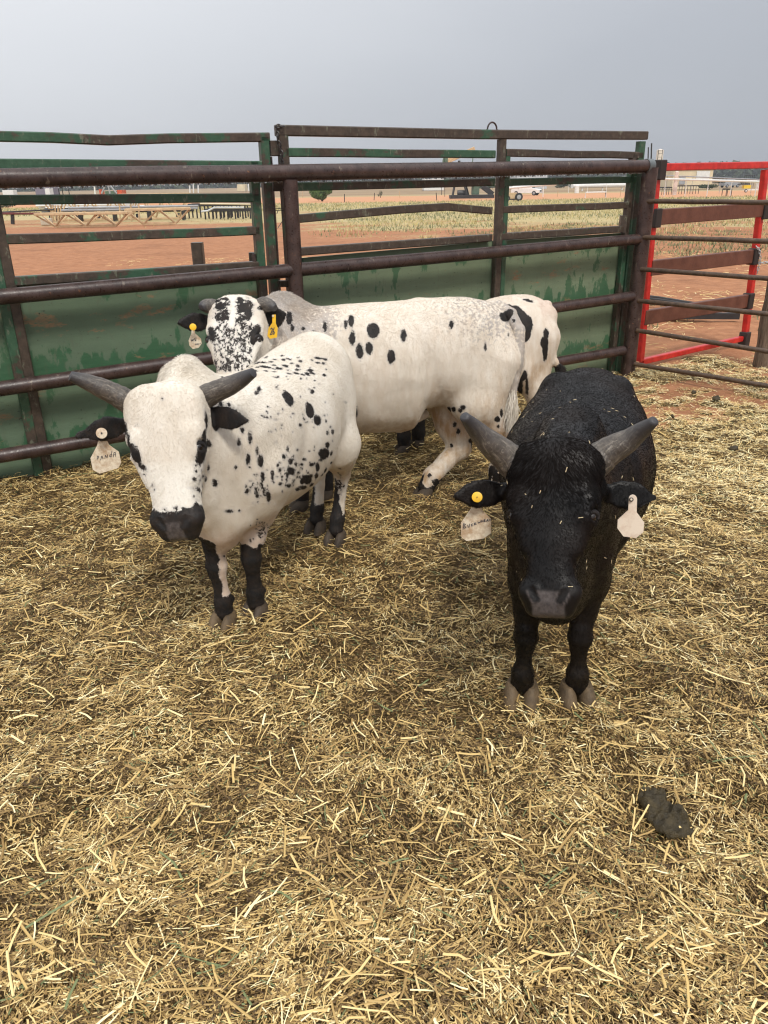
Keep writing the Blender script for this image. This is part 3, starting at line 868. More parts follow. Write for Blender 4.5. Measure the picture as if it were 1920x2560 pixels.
def spots_field(v, N, spots, base=None):
    "spots are (native px x, y, rx px, ry px[, tilt deg]); each becomes a 3-D ellipsoidal patch where it hits the hide"
    pp = proj(v); dep = -((v - CAM) @ RMn)[:, 2]; face = ((CAM - v) * N).sum(1) > 0
    f = np.full(len(v), -.05)
    vi = np.where(face)[0]; pv = pp[vi]; dv = dep[vi]
    def hit(x, y):
        d2 = (pv[:, 0] - x) ** 2 + (pv[:, 1] - y) ** 2
        m = d2 < 36
        if not m.any(): return None
        c = np.where(m)[0]; dm = dv[c].min(); c = c[dv[c] < dm + .03]
        return vi[c[np.argmin(d2[c])]]
    for sp in spots:
        x, y, rx, ry = sp[:4]; th = math.radians(sp[4] if len(sp) > 4 else 0)
        i = hit(x, y)
        if i is None: continue
        c = v[i]; nn = N[i]; z = dep[i]
        # in-surface axes that appear as the image's horizontal and vertical
        U = RMn @ np.array([math.cos(th), math.sin(th), 0]); W = RMn @ np.array([-math.sin(th), math.cos(th), 0])
        vd = unit(c - CAM)
        U2 = U - vd * (U @ nn) / min(vd @ nn, -.35); W2 = W - vd * (W @ nn) / min(vd @ nn, -.35)
        lu = np.linalg.norm(U2); lw = np.linalg.norm(W2); U2 /= lu; W2 /= lw
        a = rx * z / FPX * lu; b = ry * z / FPX * lw
        q = v - c; m = (np.abs(q) < max(a, b) * 1.6 + .06).all(1); q = q[m]
        # solve in the (possibly skew) surface basis
        G = np.array([[1, U2 @ W2], [U2 @ W2, 1]]); Gi = np.linalg.inv(G)
        du, dw = q @ U2, q @ W2; cu = Gi[0, 0] * du + Gi[0, 1] * dw; cw = Gi[1, 0] * du + Gi[1, 1] * dw
        dn = q @ nn
        r = np.sqrt((cu / a) ** 2 + (cw / b) ** 2 + (dn / (max(a, b) + .02)) ** 2)
        f[m] = np.maximum(f[m], (1.12 - r) * min(a, b))
    return f
def horn(name, pts, rads, par, base, label=None):
    P = np.array(pts); t0 = np.linspace(0, 1, len(P)); t = np.linspace(0, 1, 40)
    Q = np.stack([dense(t0, P[:, j], 40)[1] for j in range(3)], -1); R = dense(t0, rads, 40)[1]
    R = R * (1 + (.022 * np.sin(t * 62) + .014 * np.sin(t * 41 + 2)) * (1 - t) + .014 * np.sin(t * 23 + 1))
    Q = np.vstack([Q, Q[-1] + (Q[-1] - Q[-2]) * .35]); R = np.append(R, R[-1] * .55)
    mb = MB().tube(list(Q), list(R), 28)
    o = mb.build(name, HORN, par, True, base, 60)
    add_attr(o.data, 'tip', np.repeat(np.append(t, 1), 28)); add_attr(o.data, 'ang', np.tile(np.abs(np.linspace(-1, 1, 28)), 41))
    return o
def hoof(par, base, pos, ang, s=1.0, mat=None):
    "cloven hoof: two tapered claws; ang = heading of the toe"
    cs, sn = math.cos(ang), math.sin(ang)
    mb = MB()
    for sd in (-1, 1):
        rows = [(-.012, 1.0), (.0, 1.04), (.014, .97), (.030, .80), (.042, .60)]
        v = []; m = 14
        for z, k in rows:
            for j in range(m):
                a = 2 * math.pi * j / m
                lx = math.cos(a); ly = math.sin(a)
                x = (lx * .040 * k + (.012 if lx > 0 else 0) * lx * k - z * .42 + .016) * s; y = (sd * .0275 + ly * .0245 * k) * s
                v.append((pos[0] + x * cs - y * sn, pos[1] + x * sn + y * cs, max(z, -.012) * s))
        f = [(i * m + j, i * m + (j + 1) % m, (i + 1) * m + (j + 1) % m, (i + 1) * m + j) for i in range(len(rows) - 1) for j in range(m)]
        f += [tuple(range(m))[::-1], tuple(range((len(rows) - 1) * m, len(rows) * m))]
        mb.add(v, f)
    mb.build('hoof', mat or HOOF, par, True, base)
def plate(name, pts, Y, par, base, mat, thick=.0022, tilt=0.):
    P = [KN(x, y, Y + tilt * (x - pts[0][0])) for x, y in pts]; n = len(P); e = np.array([0, thick, 0])
    c = sum(P) / n
    vs = P + [p + e for p in P]
    fs = [tuple(range(n)), tuple(range(n, 2 * n))[::-1]] + [(i, (i + 1) % n, n + (i + 1) % n, n + i) for i in range(n)]
    return MB().add(vs, fs).build(name, mat, par, False, base)
def disc(mb, px, py, r, Y, th=.003, dome=.0):
    c = KN(px, py, Y); vd = unit(CAM - c)
    mb.tube([c - vd * th, c + vd * th * .6, c + vd * th], [r, r, r * .82], 24)
def strokes(name, L_, org, sc, Y, par, base, wd=.0017, mat=None, tilt=0.):
    mb = MB()
    for s in L_:
        P = [KN(org[0] + x / sc, org[1] + y / sc, Y + tilt * 0) for x, y in s]
        for a, b in zip(P[:-1], P[1:]):
            d = unit(b - a); nn = unit(CAM - a); q = np.cross(d, nn) * wd * .5
            a2, b2 = a - d * wd * .25, b + d * wd * .25
            mb.add([a2 - q, a2 + q, b2 + q, b2 - q, a2 - q + nn * .0006, a2 + q + nn * .0006, b2 + q + nn * .0006, b2 - q + nn * .0006],
                   [(0, 1, 2, 3), (4, 5, 6, 7), (0, 1, 5, 4), (1, 2, 6, 5), (2, 3, 7, 6), (3, 0, 4, 7)])
    return mb.build(name, mat or INK, par, False, base)

def fur(name, par, base, v, F, N, at, n, length, direction, mat, wid=.0007, mask=None, lift=.35, jit=.25, minz=None):
    "short hairs standing on the hide, as a Curves object (3 points per hair)"
    a = np.linalg.norm(np.cross(v[F[:, 2]] - v[F[:, 0]], v[F[:, 3]] - v[F[:, 1]]), axis=1)
    if mask is not None: a = a * mask[F].mean(1)
    if a.sum() <= 0: return None
    fi = rng.choice(len(F), n, p=a / a.sum()); r1, r2 = rng.random(n), rng.random(n)
    ws = np.stack([(1 - r1) * (1 - r2), r1 * (1 - r2), r1 * r2, (1 - r1) * r2], -1)
    Fv = F[fi]; root = (v[Fv] * ws[..., None]).sum(1); nn = (N[Fv] * ws[..., None]).sum(1); nn /= np.linalg.norm(nn, axis=1)[:, None]
    dr = direction(root) if callable(direction) else np.tile(direction, (n, 1))
    dr = dr + rng.normal(0, jit, (n, 3)); dr = dr - (dr * nn).sum(1)[:, None] * nn; dr /= np.linalg.norm(dr, axis=1)[:, None] + 1e-9
    L_ = length(root) if callable(length) else np.full(n, length); L_ = L_ * rng.uniform(.6, 1.25, n)
    lf = lift(root)[:, None] if callable(lift) else lift
    p1 = root + (nn * lf * 1.1 + dr * .75) * L_[:, None] * .5
    p2 = p1 + (nn * lf * .45 + dr) * L_[:, None] * .5
    root = root - nn * .001
    P = np.stack([root, p1, p2], 1).reshape(-1, 3) - np.array(base)
    cu = bpy.data.hair_curves.new(name); cu.add_curves([3] * n)
    cu.points.foreach_set('position', P.astype(np.float32).ravel())
    ra = cu.attributes.get('radius') or cu.attributes.new('radius', 'FLOAT', 'POINT')
    ra.data.foreach_set('value', np.tile(np.array([wid, wid * .75, wid * .15], np.float32), n))
    for k, av in at.items():
        val = (av[Fv] * ws).sum(1)
        if k == 'dark': val = val + rng.normal(0, .0015, n)
        t = cu.attributes.new(k, 'FLOAT', 'POINT'); t.data.foreach_set('value', np.repeat(val, 3).astype(np.float32))
    cu.materials.append(mat)
    o = bpy.data.objects.new(name, cu); C.objects.link(o); o.parent = par
    return o

def head_frame(P0_, P1_, nf):
    a = unit(P1_ - P0_); n = nf - (nf @ a) * a; n = unit(n); s = np.cross(n, a)
    return a, n, s, np.linalg.norm(P1_ - P0_)
HEAD = [(-.05, .070, .026, .050), (-.01, .106, .042, .080), (.07, .128, .052, .102), (.20, .132, .058, .118), (.36, .117, .058, .126), (.52, .098, .056, .118),
        (.68, .077, .050, .092), (.80, .074, .046, .074), (.90, .080, .044, .066), (.97, .072, .038, .054), (1.02, .045, .022, .032)]
def add_head(S, P0_, a, n, s, L, ws=1.0, k=.03, rows=HEAD):
    S.loft(P0_, a, s, n, [(u * L, 0, 0, w_ * ws, hu * ws, hd * ws) for u, w_, hu, hd in rows], k, 2.5)
    for sd in (-1, 1):
        # brow ridge, cheek muscle, lips and nostril rim
        S.rc(P0_ + a * L * .31 + s * sd * .092 * ws + n * .026 * ws, P0_ + a * L * .40 + s * sd * .094 * ws + n * .024 * ws, .023 * ws, .021 * ws, .035)
        S.rc(P0_ + a * L * .43 + s * sd * .094 * ws + n * .010 * ws, P0_ + a * L * .62 + s * sd * .070 * ws + n * .012 * ws, .018, .012, .03)
        S.ball(P0_ + a * L * .90 + s * sd * .056 * ws + n * .010 * ws, .030 * ws, .02)
        S.rc(P0_ + a * L * .89 + s * sd * .040 * ws + n * .040 * ws, P0_ + a * L * .955 + s * sd * .036 * ws + n * .032 * ws, .014 * ws, .012 * ws, .012)
        # eye socket and nostril hollow
        S.ball(P0_ + a * L * .395 + s * sd * .118 * ws + n * .028 * ws, .017 * ws, .010, op='s')
        S.rc(P0_ + a * L * .895 + s * sd * .047 * ws + n * .056 * ws, P0_ + a * L * .950 + s * sd * .031 * ws + n * .052 * ws, .014 * ws, .011 * ws, .005, op='s')
    S.rc(P0_ + a * L * .995 + s * .035 + n * -.004, P0_ + a * L * .995 - s * .035 + n * -.004, .030 * ws, .030 * ws, .02)
def add_ear(S, b, t, nf, w_=.037, k=.012):
    x = unit(t - b); L = np.linalg.norm(t - b); n = unit(nf - (nf @ x) * x); y = np.cross(n, x)
    rows = [(u * L, 0, 0, ww * w_ / .037, .0085, .0085) for u, ww in ((-.15, .016), (0, .019), (.15, .027), (.35, .0365), (.55, .037), (.75, .028), (.90, .015), (1.0, .006))]
    S.loft(b, x, y, n, rows, k, 2.2, cup=.004)
def nostrils(v, P0_, a, n, s, L, ws=1.):
    q = np.ones(len(v))
    for sd in (-1, 1):
        A = P0_ + a * L * .885 + s * sd * .047 * ws + n * .050 * ws; B = P0_ + a * L * .955 + s * sd * .030 * ws + n * .046 * ws; ab = B - A
        t = np.clip(((v - A) @ ab) / (ab @ ab), 0, 1); q = np.minimum(q, np.linalg.norm(v - A - t[:, None] * ab, axis=1))
    return sstep(q, .0095, .0135)
def inear(v, b, t, r=.05, nf=None):
    ab = t - b; b0_ = b
    if nf is not None:
        n_ = unit(nf); v = v + ((v - b) @ n_)[:, None] * n_ * 1.6; ab = ab + (ab @ n_) * n_ * 1.6
    tt = np.clip(((v - b) @ ab) / (ab @ ab), -.1, 1.1)
    return r - np.linalg.norm(v - b - tt[:, None] * ab, axis=1)
def tn(v, s, seed=0):
    return (vnoise(v[:, 0], v[:, 2], s, seed) + vnoise(v[:, 1], v[:, 2] + v[:, 0] * .37, s, seed + 1)) * .5 - .5
def finish(name_root, S, base, coat, attrs_fn, smooth=2, disp=None):
    v, F = S.mesh(smooth); N = vnorm(v, F)
    if disp is not None: v = v + N * disp(v, N)[:, None]; N = vnorm(v, F)
    at = attrs_fn(v, N)
    me = fast_mesh('body', v - base, F)
    me.materials.append(coat)
    if len(me.vertices) == len(v):
        for k_, a_ in at.items(): add_attr(me, k_, a_)
    o = bpy.data.objects.new('body', me); C.objects.link(o); o.parent = name_root
    return v, F, N, at
def eyes(par, base, P0_, a, n, s, L, ws=1., offs=(.104, .026), u=.415, r=.0155):
    for sd in (-1, 1):
        c = P0_ + a * L * u + s * sd * offs[0] * ws + n * offs[1] * ws
        bm = bmesh.new(); bmesh.ops.create_uvsphere(bm, u_segments=20, v_segments=14, radius=r * ws)
        mb = MB().add([tuple(np.array(v_.co) + c) for v_ in bm.verts], [[v_.index for v_ in f.verts] for f in bm.faces]); bm.free()
        mb.build('eye', EYE, par, True, base)
def lids(par, base, P0_, a, n, s, L, ws=1., offs=(.104, .026), u=.415, r=.0165, mat=None):
    for sd in (-1, 1):
        c = P0_ + a * L * u + s * sd * offs[0] * ws + n * offs[1] * ws
        o = unit(s * sd * .80 + n * .60); e1 = unit(a - (a @ o) * o); e2 = np.cross(o, e1)
        pts = [c + o * r * .42 + (e1 * math.cos(t) * .80 + e2 * math.sin(t) * 1.15) * r for t in np.linspace(.42 * math.pi, 1.58 * math.pi, 17)]
        MB().tube(pts, [.003 + .0045 * math.sin(math.pi * k / 16) for k in range(17)], 8).build('eyelid', mat, par, True, base)
def switch(par, base, pts, n, spread, mat_dark, name='tail_switch', L=.16, dark=-.05):
    "bundle of long hairs at the end of a tail"
    P = np.array(pts); out = []
    for i in range(n):
        j = rng.uniform(0, 1); p0 = P[0] + (P[1] - P[0]) * j * .8 + rng.normal(0, .006, 3)
        d = unit(P[2] - P[0]) * L * rng.uniform(.6, 1.1) + rng.normal(0, spread, 3) * L
        out += [p0, p0 + d * .33 + rng.normal(0, .003, 3), p0 + d * .7 + rng.normal(0, .004, 3), p0 + d]
    cu = bpy.data.hair_curves.new(name); cu.add_curves([4] * n)
    cu.points.foreach_set('position', (np.array(out) - base).astype(np.float32).ravel())
    ra = cu.attributes.get('radius') or cu.attributes.new('radius', 'FLOAT', 'POINT')
    ra.data.foreach_set('value', np.tile(np.array([.0016, .0015, .0011, .0003], np.float32), n))
    t = cu.attributes.new('dark', 'FLOAT', 'POINT'); t.data.foreach_set('value', np.full(4 * n, dark, np.float32))
    cu.materials.append(mat_dark); o = bpy.data.objects.new(name, cu); C.objects.link(o); o.parent = par
# =================================================================== bull 1: white with small black spots, front left
def Z5(L_, org=(150, 880), sc=2.074): return [(org[0] + q[0] / sc, org[1] + q[1] / sc, q[2] / sc, q[3] / sc, *q[4:]) for q in L_]
def make_bull_a():
    f1, f2 = gnd(487 * 1.15732, 1341 * 1.15732), gnd(555 * 1.15732, 1322 * 1.15732)      # front hooves
    h1, h2 = gnd(727 * 1.15732, 1164 * 1.15732), gnd(684 * 1.15732, 1139 * 1.15732)      # near / far hind
    Fm, Hm = (f1 + f2) / 2, (h1 + h2) / 2
    X = unit(Fm - Hm); Y = np.array([-X[1], X[0], 0]); Zv = np.array([0, 0, 1.])
    O = (Fm + Hm) / 2; half = np.linalg.norm(Fm - Hm) / 2
    base = np.array([O[0], O[1], 0.])
    root = thing('bull', 'white miniature bull with small black spots, black ears and muzzle, nearest the left fence', 'bull', base)
    S = Sdf(.006)
    # torso: x, cy, cz, w, hu, hd
    rows = [(-half - .18, -.03, .74, .06, .09, .10), (-half - .13, -.03, .72, .135, .18, .19), (-half - .03, -.025, .715, .18, .235, .25), (-half + .15, -.02, .695, .215, .240, .28),
            (-.08, -.012, .665, .245, .240, .305), (.12, 0, .655, .248, .245, .29), (half - .10, 0, .66, .228, .265, .275), (half + .04, 0, .65, .185, .29, .27), (half + .13, 0, .66, .125, .22, .24), (half + .19, 0, .68, .07, .12, .14)]
    S.loft(O, X, Y, Zv, rows, .03, 2.15)
    hp = K(402, 822, (O + X * (half - .02))[1])
    S.rc(hp, hp - X * .09 - Zv * .05, .078, .055, .05)
    # rump / hip bones / thighs
    for sd, hk in ((1, h1), (-1, h2)):
        sdv = Y * sd if ((h1 - Hm) @ Y) > 0 else -Y * sd
        hip = O - X * (half - .05) - Y * .038 + sdv * .075 + Zv * .66
        stifle = O - X * (half - .13) + sdv * .122 + Zv * .50
        hock = hk - X * .085 + sdv * .005; hock[2] = .300
        S.rc(hip, stifle, .115, .100, .07)
        S.chain([stifle, hock * .5 + stifle * .5 - X * .015, hock], [.105, .060, .037], .045)
        fet = hk - X * .018; fet[2] = .095
        S.chain([hock, (hock + fet) / 2 - X * .004, fet, hk * np.array([1, 1, 0]) + np.array([0, 0, .045])], [.034, .0245, .031, .032], .016)
        S.ball(fet - X * .028 + Zv * -.01, .014, .014)
    for sd, hk in ((1, f1), (-1, f2)):
        sdv = unit(((hk - Fm) @ Y) * Y)
        sh = O + X * (half - .03) + sdv * .125 + Zv * .60
        el = hk - X * .035 + sdv * .015; el[2] = .425
        kn = hk + X * .012 + sdv * .004; kn[2] = .245
        fet = hk + X * .0; fet[2] = .09
        S.rc(sh, el, .105, .068, .06)
        S.chain([el, (el + kn) / 2 + X * .004, kn + Zv * .035], [.062, .043, .034], .03)
        S.chain([kn + Zv * .035, kn, kn - Zv * .035], [.034, .038, .030], .010)
        S.chain([kn - Zv * .035, (kn + fet) / 2, fet, hk * np.array([1, 1, 0]) + np.array([0, 0, .045])], [.027, .0235, .032, .033], .014)
        for q in (-1, 1): S.ball(fet - X * .034 + Y * q * .016 - Zv * .008, .013, .012)
    # head
    p0 = K(351, 844, 2.36); p1 = K(389, 1150, 2.225)
    a, n, s, L = head_frame(p0, p1, unit(np.array([-.16, -1, .25])))
    # neck
    nb = p0 + a * .13 - n * .075
    S.rc(nb, O + X * (half + .02) + Zv * .68, .118, .175, .06, (Y, 1.15))
    S.rc(p0 + a * .05 - n * .05, hp - Zv * .06, .075, .085, .06)
    th = p0 + a * .30 - n * .09
    S.rc(th, O + X * (half + .10) + Zv * .46, .055, .085, .07)
    S.rc(O + X * (half + .12) + Zv * .55, O + X * (half + .05) + Zv * .385, .075, .060, .05, (Y, 1.2))
    # sheath / belly fold
    S.rc(O + X * .10 + Zv * .352, O - X * (half - .12) + Zv * .41, .030, .018, .03)
    add_head(S, p0, a, n, s, L)
    eb1, et1 = K(280, 916, 2.45), K(165, 943, 2.43); eb2, et2 = K(444, 897, 2.42), K(538, 909, 2.33)
    nf = np.array([0, -1, .15])
    S.rc(p0 + a * .06 - s * .09 - n * .05, eb1, .026, .018, .02); S.rc(p0 + a * .06 + s * .09 - n * .05, eb2, .026, .018, .02)
    add_ear(S, eb1, et1, nf, .034); add_ear(S, eb2, et2, nf, .037)
    # tail
    tb = O - X * (half + .17) + Zv * .83
    S.chain([tb + X * .06, tb - X * .035 - Zv * .04, tb - X * .045 - Zv * .22, tb - X * .03 - Zv * .40], [.028, .022, .015, .011], .012)
    SP = Z5([(1183, 242, 20, 38, 30), (1295, 303, 20, 38, 15), (1335, 350, 17, 24, 20), (1305, 205, 10, 10), (1030, 195, 10, 14), (1018, 214, 7, 8), (1243, 378, 8, 8), (1120, 182, 6, 10), (975, 556, 11, 28), (1042, 562, 14, 28),
        (988, 452, 9, 22), (928, 460, 6, 16), (945, 405, 9, 14), (1020, 510, 6, 18), (910, 600, 6, 8), (805, 676, 13, 18), (1083, 750, 11, 24), (1013, 718, 7, 20), (972, 725, 8, 14), (1018, 750, 8, 14), (1058, 720, 5, 14), (1045, 680, 8, 22),
        (1052, 645, 9, 22), (1100, 640, 6, 24), (965, 700, 5, 8), (878, 827, 16, 8), (927, 820, 5, 4), (1157, 543, 10, 14), (1180, 503, 6, 12), (1198, 570, 11, 14), (1197, 610, 17, 18), (1178, 632, 10, 12), (1222, 582, 6, 8), (1253, 583, 7, 7),
        (1262, 552, 7, 6), (1240, 622, 8, 7), (1308, 585, 10, 8), (1285, 625, 7, 7), (1335, 600, 10, 22), (1330, 640, 12, 14), (1283, 660, 22, 22), (1255, 672, 10, 12), (1232, 715, 10, 8), (1182, 695, 16, 9), (1145, 685, 8, 6), (1262, 705, 18, 10),
        (1305, 640, 8, 8), (1310, 690, 14, 10), (1370, 525, 26, 26), (1387, 480, 11, 14), (1412, 525, 10, 12), (1382, 612, 10, 14), (1410, 575, 8, 8), (1365, 640, 8, 8), (1350, 560, 8, 6), (1142, 615, 6, 8), (1128, 590, 5, 8), (1140, 570, 5, 6),
        (1212, 540, 4, 4), (1230, 505, 4, 4), (1290, 510, 4, 4), (1340, 520, 4, 4), (1380, 360, 5, 7), (1415, 415, 6, 10), (1390, 418, 6, 10), (1150, 650, 5, 5), (1175, 665, 5, 5), (1210, 665, 7, 7), (1215, 690, 8, 5), (1235, 650, 6, 6),
        (1060, 75, 30, 8, -15), (1130, 85, 18, 7, -15), (1040, 50, 30, 6, -10), (960, 45, 20, 6, -10), (880, 70, 20, 6, -25), (850, 85, 14, 5, -30), (1090, 50, 12, 4), (1010, 95, 10, 5), (1297, 97, 14, 6), (1200, 60, 8, 4), (1250, 140, 5, 5), (1150, 20, 8, 4),
        (1230, 30, 8, 4), (1355, 35, 8, 3), (835, 268, 10, 14), (875, 270, 8, 10), (910, 60, 16, 5, -20), (930, 85, 12, 5, -20), (985, 70, 14, 5, -15), (1070, 20, 10, 4), (1000, 25, 12, 4), (1180, 95, 6, 4), (1380, 90, 4, 3), (1130, 130, 5, 5), (1320, 150, 4, 3),
        (700, 590, 6, 10), (705, 620, 8, 12), (700, 655, 10, 10), (725, 660, 9, 7), (745, 640, 8, 6), (720, 712, 16, 8, -20), (738, 735, 7, 12), (740, 690, 6, 6), (757, 660, 5, 12), (766, 600, 4, 14), (692, 745, 4, 4), (715, 640, 6, 5), (735, 610, 5, 5),
        (742, 505, 27, 48, -10), (718, 555, 16, 22, -25), (770, 470, 12, 20, 20), (395, 535, 22, 45, 25), (430, 590, 26, 10, -40), (362, 495, 12, 20), (338, 395, 8, 40, 12), (355, 450, 8, 25, 8), (760, 360, 6, 45), (745, 420, 8, 26, -20), (400, 378, 5, 4), (530, 245, 5, 5), (440, 635, 8, 5), (490, 708, 4, 9),
        (430, 695, 10, 6), (478, 690, 3, 5), (703, 795, 14, 22), (745, 830, 14, 12), (545, 820, 8, 8), (489, 825, 6, 10), (600, 812, 10, 8), (640, 808, 10, 8),
        (800, 1075, 20, 30), (815, 1075, 12, 16), (850, 1060, 4, 4), (1040, 1010, 10, 14)])
    for _ in range(46): SP += Z5([(random.uniform(820, 1400), random.uniform(25, 150), random.uniform(6, 15), random.uniform(3, 6), -14)])
    for _ in range(300):   # fine speckle on the lower flank, rump and upper fore leg
        c = random.choice([(1230, 600, 130, 90), (1030, 690, 60, 90), (1180, 640, 90, 60), (1045, 920, 45, 60), (1200, 330, 260, 240), (1320, 860, 30, 60), (1440, 690, 40, 70)])
        SP += Z5([(c[0] + random.gauss(0, c[2] * .5), c[1] + random.gauss(0, c[3] * .5), random.uniform(1.5, 4.2), random.uniform(1.5, 4.5))])
    SP = [(q_[0], q_[1], q_[2] * 1.0, q_[3] * 1.0, *q_[4:]) for q_ in SP]
    def attrs(v, N):
        dk = spots_field(v, N, SP)
        # legs: black socks with a white inner face on the left fore leg
        lb = .29 + .10 * (vnoise(v[:, 0], v[:, 1], 14, 5) - .5)
        for hk, zt, dirv, off in ((f1, .42, np.array([1, .12, 0]), .004), (f2, .315, None, 0), (h1, .29, np.array([1., .5, 0]), .030), (h2, .36, np.array([1., .2, 0]), .0)):
            m = (np.hypot(v[:, 0] - hk[0], v[:, 1] - hk[1]) < .13) & (v[:, 2] < zt + .08) & (np.argmin([np.hypot(v[:, 0] - k_[0], v[:, 1] - k_[1]) for k_ in (f1, f2, h1, h2)], 0) == [id(q_) for q_ in (f1, f2, h1, h2)].index(id(hk)))
            f = (zt - v[:, 2]) + .05 * (vnoise(v[:, 0], v[:, 2], 30, 8) - .5)
            if dirv is not None:
                q = off - ((v - hk) @ unit(dirv)) * 1.0 + .012 * (vnoise(v[:, 2], v[:, 0], 40, 3) - .5)
                q = np.where(v[:, 2] < .125, np.maximum(q, (.12 - v[:, 2])), q)
                f = np.minimum(f, q)
            dk = np.where(m, np.maximum(dk, np.clip(f, -.05, .05)), dk)
        u = ((v - p0) @ a) / L; hs = (v - p0) @ s; hn = (v - p0) @ n
        inh = (hn > -.10) & (np.abs(hs) < .11) & (u > .5) & (u < 1.15)
        dk = np.where(inh, np.maximum(dk, np.clip((u - .845 + .03 * np.abs(hs) / .08) * L, -.05, .05)), dk)
        dk = np.maximum(dk, np.clip(inear(v, eb1, et1, .060, nf), -.05, .05)); dk = np.maximum(dk, np.clip(inear(v, eb2 + (et2 - eb2) * .05, et2, .047, nf), -.05, .05))
        nose = (sstep(u, .905, .93) * sstep(.030 + .014 * sstep(u, 1.0, .9) - np.abs(hs), -.002, .004) * sstep(hn, -.01, .01) * inh).astype(float) * nostrils(v, p0, a, n, s, L)
        dirt = sstep(v[:, 2], .55, .33) * .6 + .22
        dirt = np.maximum(dirt * (1 - inh), .18 * sstep(u, .3, -.1) * (hn > 0) * (np.abs(hs) < .12))
        pinkk = sstep(v[:, 2], .47, .38) * .35 * (((v - O) @ X) > .2)
        return dict(dark=dk, roan=.10 * sstep(u, .45, .8) * inh, dirt=dirt, nose=nose, pink=pinkk)
    def disp(v, N):
        x = (v - O) @ X; y = (v - O) @ Y; bd = sstep(v[:, 2], .36, .46) * sstep(np.linalg.norm(v - p0 - a * .2, axis=1), .22, .30)
        d_ = bd * (tn(v, 9, 3) * .012 + tn(v, 22, 5) * .004)
        nk = sstep(x, half - .14, half - .02) * bd
        d_ += nk * (vnoise(y, v[:, 2] * .12, 34, 7) - .5) * .013
        fl = np.exp(-((x + half - .26 - (v[:, 2] - .6) * .25) / .035) ** 2) * bd * sstep(v[:, 2], .84, .70); d_ -= fl * .010
        shl = np.exp(-((x - half + .16 + (v[:, 2] - .6) * .30) / .04) ** 2) * bd * sstep(v[:, 2], .86, .72); d_ -= shl * .009
        return d_ + (1 - bd) * tn(v, 26, 9) * .003
    v, F, N, at = finish(root, S, base, COAT_W, attrs, disp=disp)
    hb = [(K(292, 878, 2.40), K(258, 857, 2.39), K(205, 832, 2.37), K(152, 812, 2.34)), (K(418, 874, 2.40), K(455, 851, 2.39), K(505, 829, 2.38), K(547, 805, 2.35))]
    for pts in hb: horn('horn', pts, [.040, .036, .029, .0155], root, base)
    eyes(root, base, p0, a, n, s, L, 1., (.1035, .025)); lids(root, base, p0, a, n, s, L, 1., (.1035, .025), mat=LID)
    hd = math.atan2(X[1], X[0])
    for hk, da in ((f1, .0), (f2, -.1), (h1, 0), (h2, 0)): hoof(root, base, hk, hd + da, 1.0, HOOFD if hk is not f1 else HOOF)
    # ear tag
    t = plate('ear_tag', [(248, 1090), (262, 1090), (272, 1112), (297, 1130), (302.6, 1156), (296, 1170), (249, 1184), (232, 1174.5), (226, 1145.6), (243, 1113)], et1[1] + .004, root, base, TAGW)
    t['label'] = 'dirty cream eight-sided ear tag reading PANDA'
    yt = et1[1] + .0032
    strokes('handwriting', [[(375, 1500), (385, 1330), (440, 1345), (440, 1400), (385, 1420)], [(520, 1500), (550, 1340), (590, 1330), (620, 1450)], [(530, 1410), (610, 1390)], [(700, 1425), (715, 1290), (745, 1340), (790, 1395), (815, 1270)],
        [(990, 1115), (960, 1370)], [(965, 1260), (915, 1280), (890, 1330), (910, 1370), (965, 1330)], [(1045, 1370), (1075, 1180), (1130, 1170), (1145, 1350)], [(1055, 1280), (1140, 1265)]], (220, 1060), 16.59, yt, t, base)
    mb = MB(); disc(mb, 254, 1083, .0175, et1[1] - .030); b_ = mb.build('tag_button', TAGW, root, True, base)
    mb = MB(); disc(mb, 254, 1083, .003, et1[1] - .034); mb.build('tag_pin', IRON, root, True, base)
    def dirf(r): return np.tile(-X * .5 - Zv * .8, (len(r), 1))
    hair_att = at
    u_ = ((v - p0) @ a) / L; msk = 1.0 - .9 * ((u_ > .86) & (((v - p0) @ n) > -.12) & (np.abs((v - p0) @ s) < .12))
    def ln(r):
        d = np.linalg.norm(r - hp, axis=1); return .008 + .020 * np.clip(1 - d / .14, 0, 1)
    def dirs(r):
        D_ = np.tile(-X * .5 - Zv * .8, (len(r), 1)); inhd = (np.abs((r - p0) @ s) < .13) & (((r - p0) @ a) > -.04) & (((r - p0) @ n) > -.06)
        D_[inhd] = a * .9 + s * np.sign((r[inhd] - p0) @ s)[:, None] * .45
        return D_
    fur('coat_hair', root, base, v, F, N, hair_att, 150000, ln, dirs, HAIR_W, .00055, msk, lambda r: .28 + .5 * np.clip(1 - np.linalg.norm(r - hp, axis=1) / .14, 0, 1), .3)
make_bull_a()

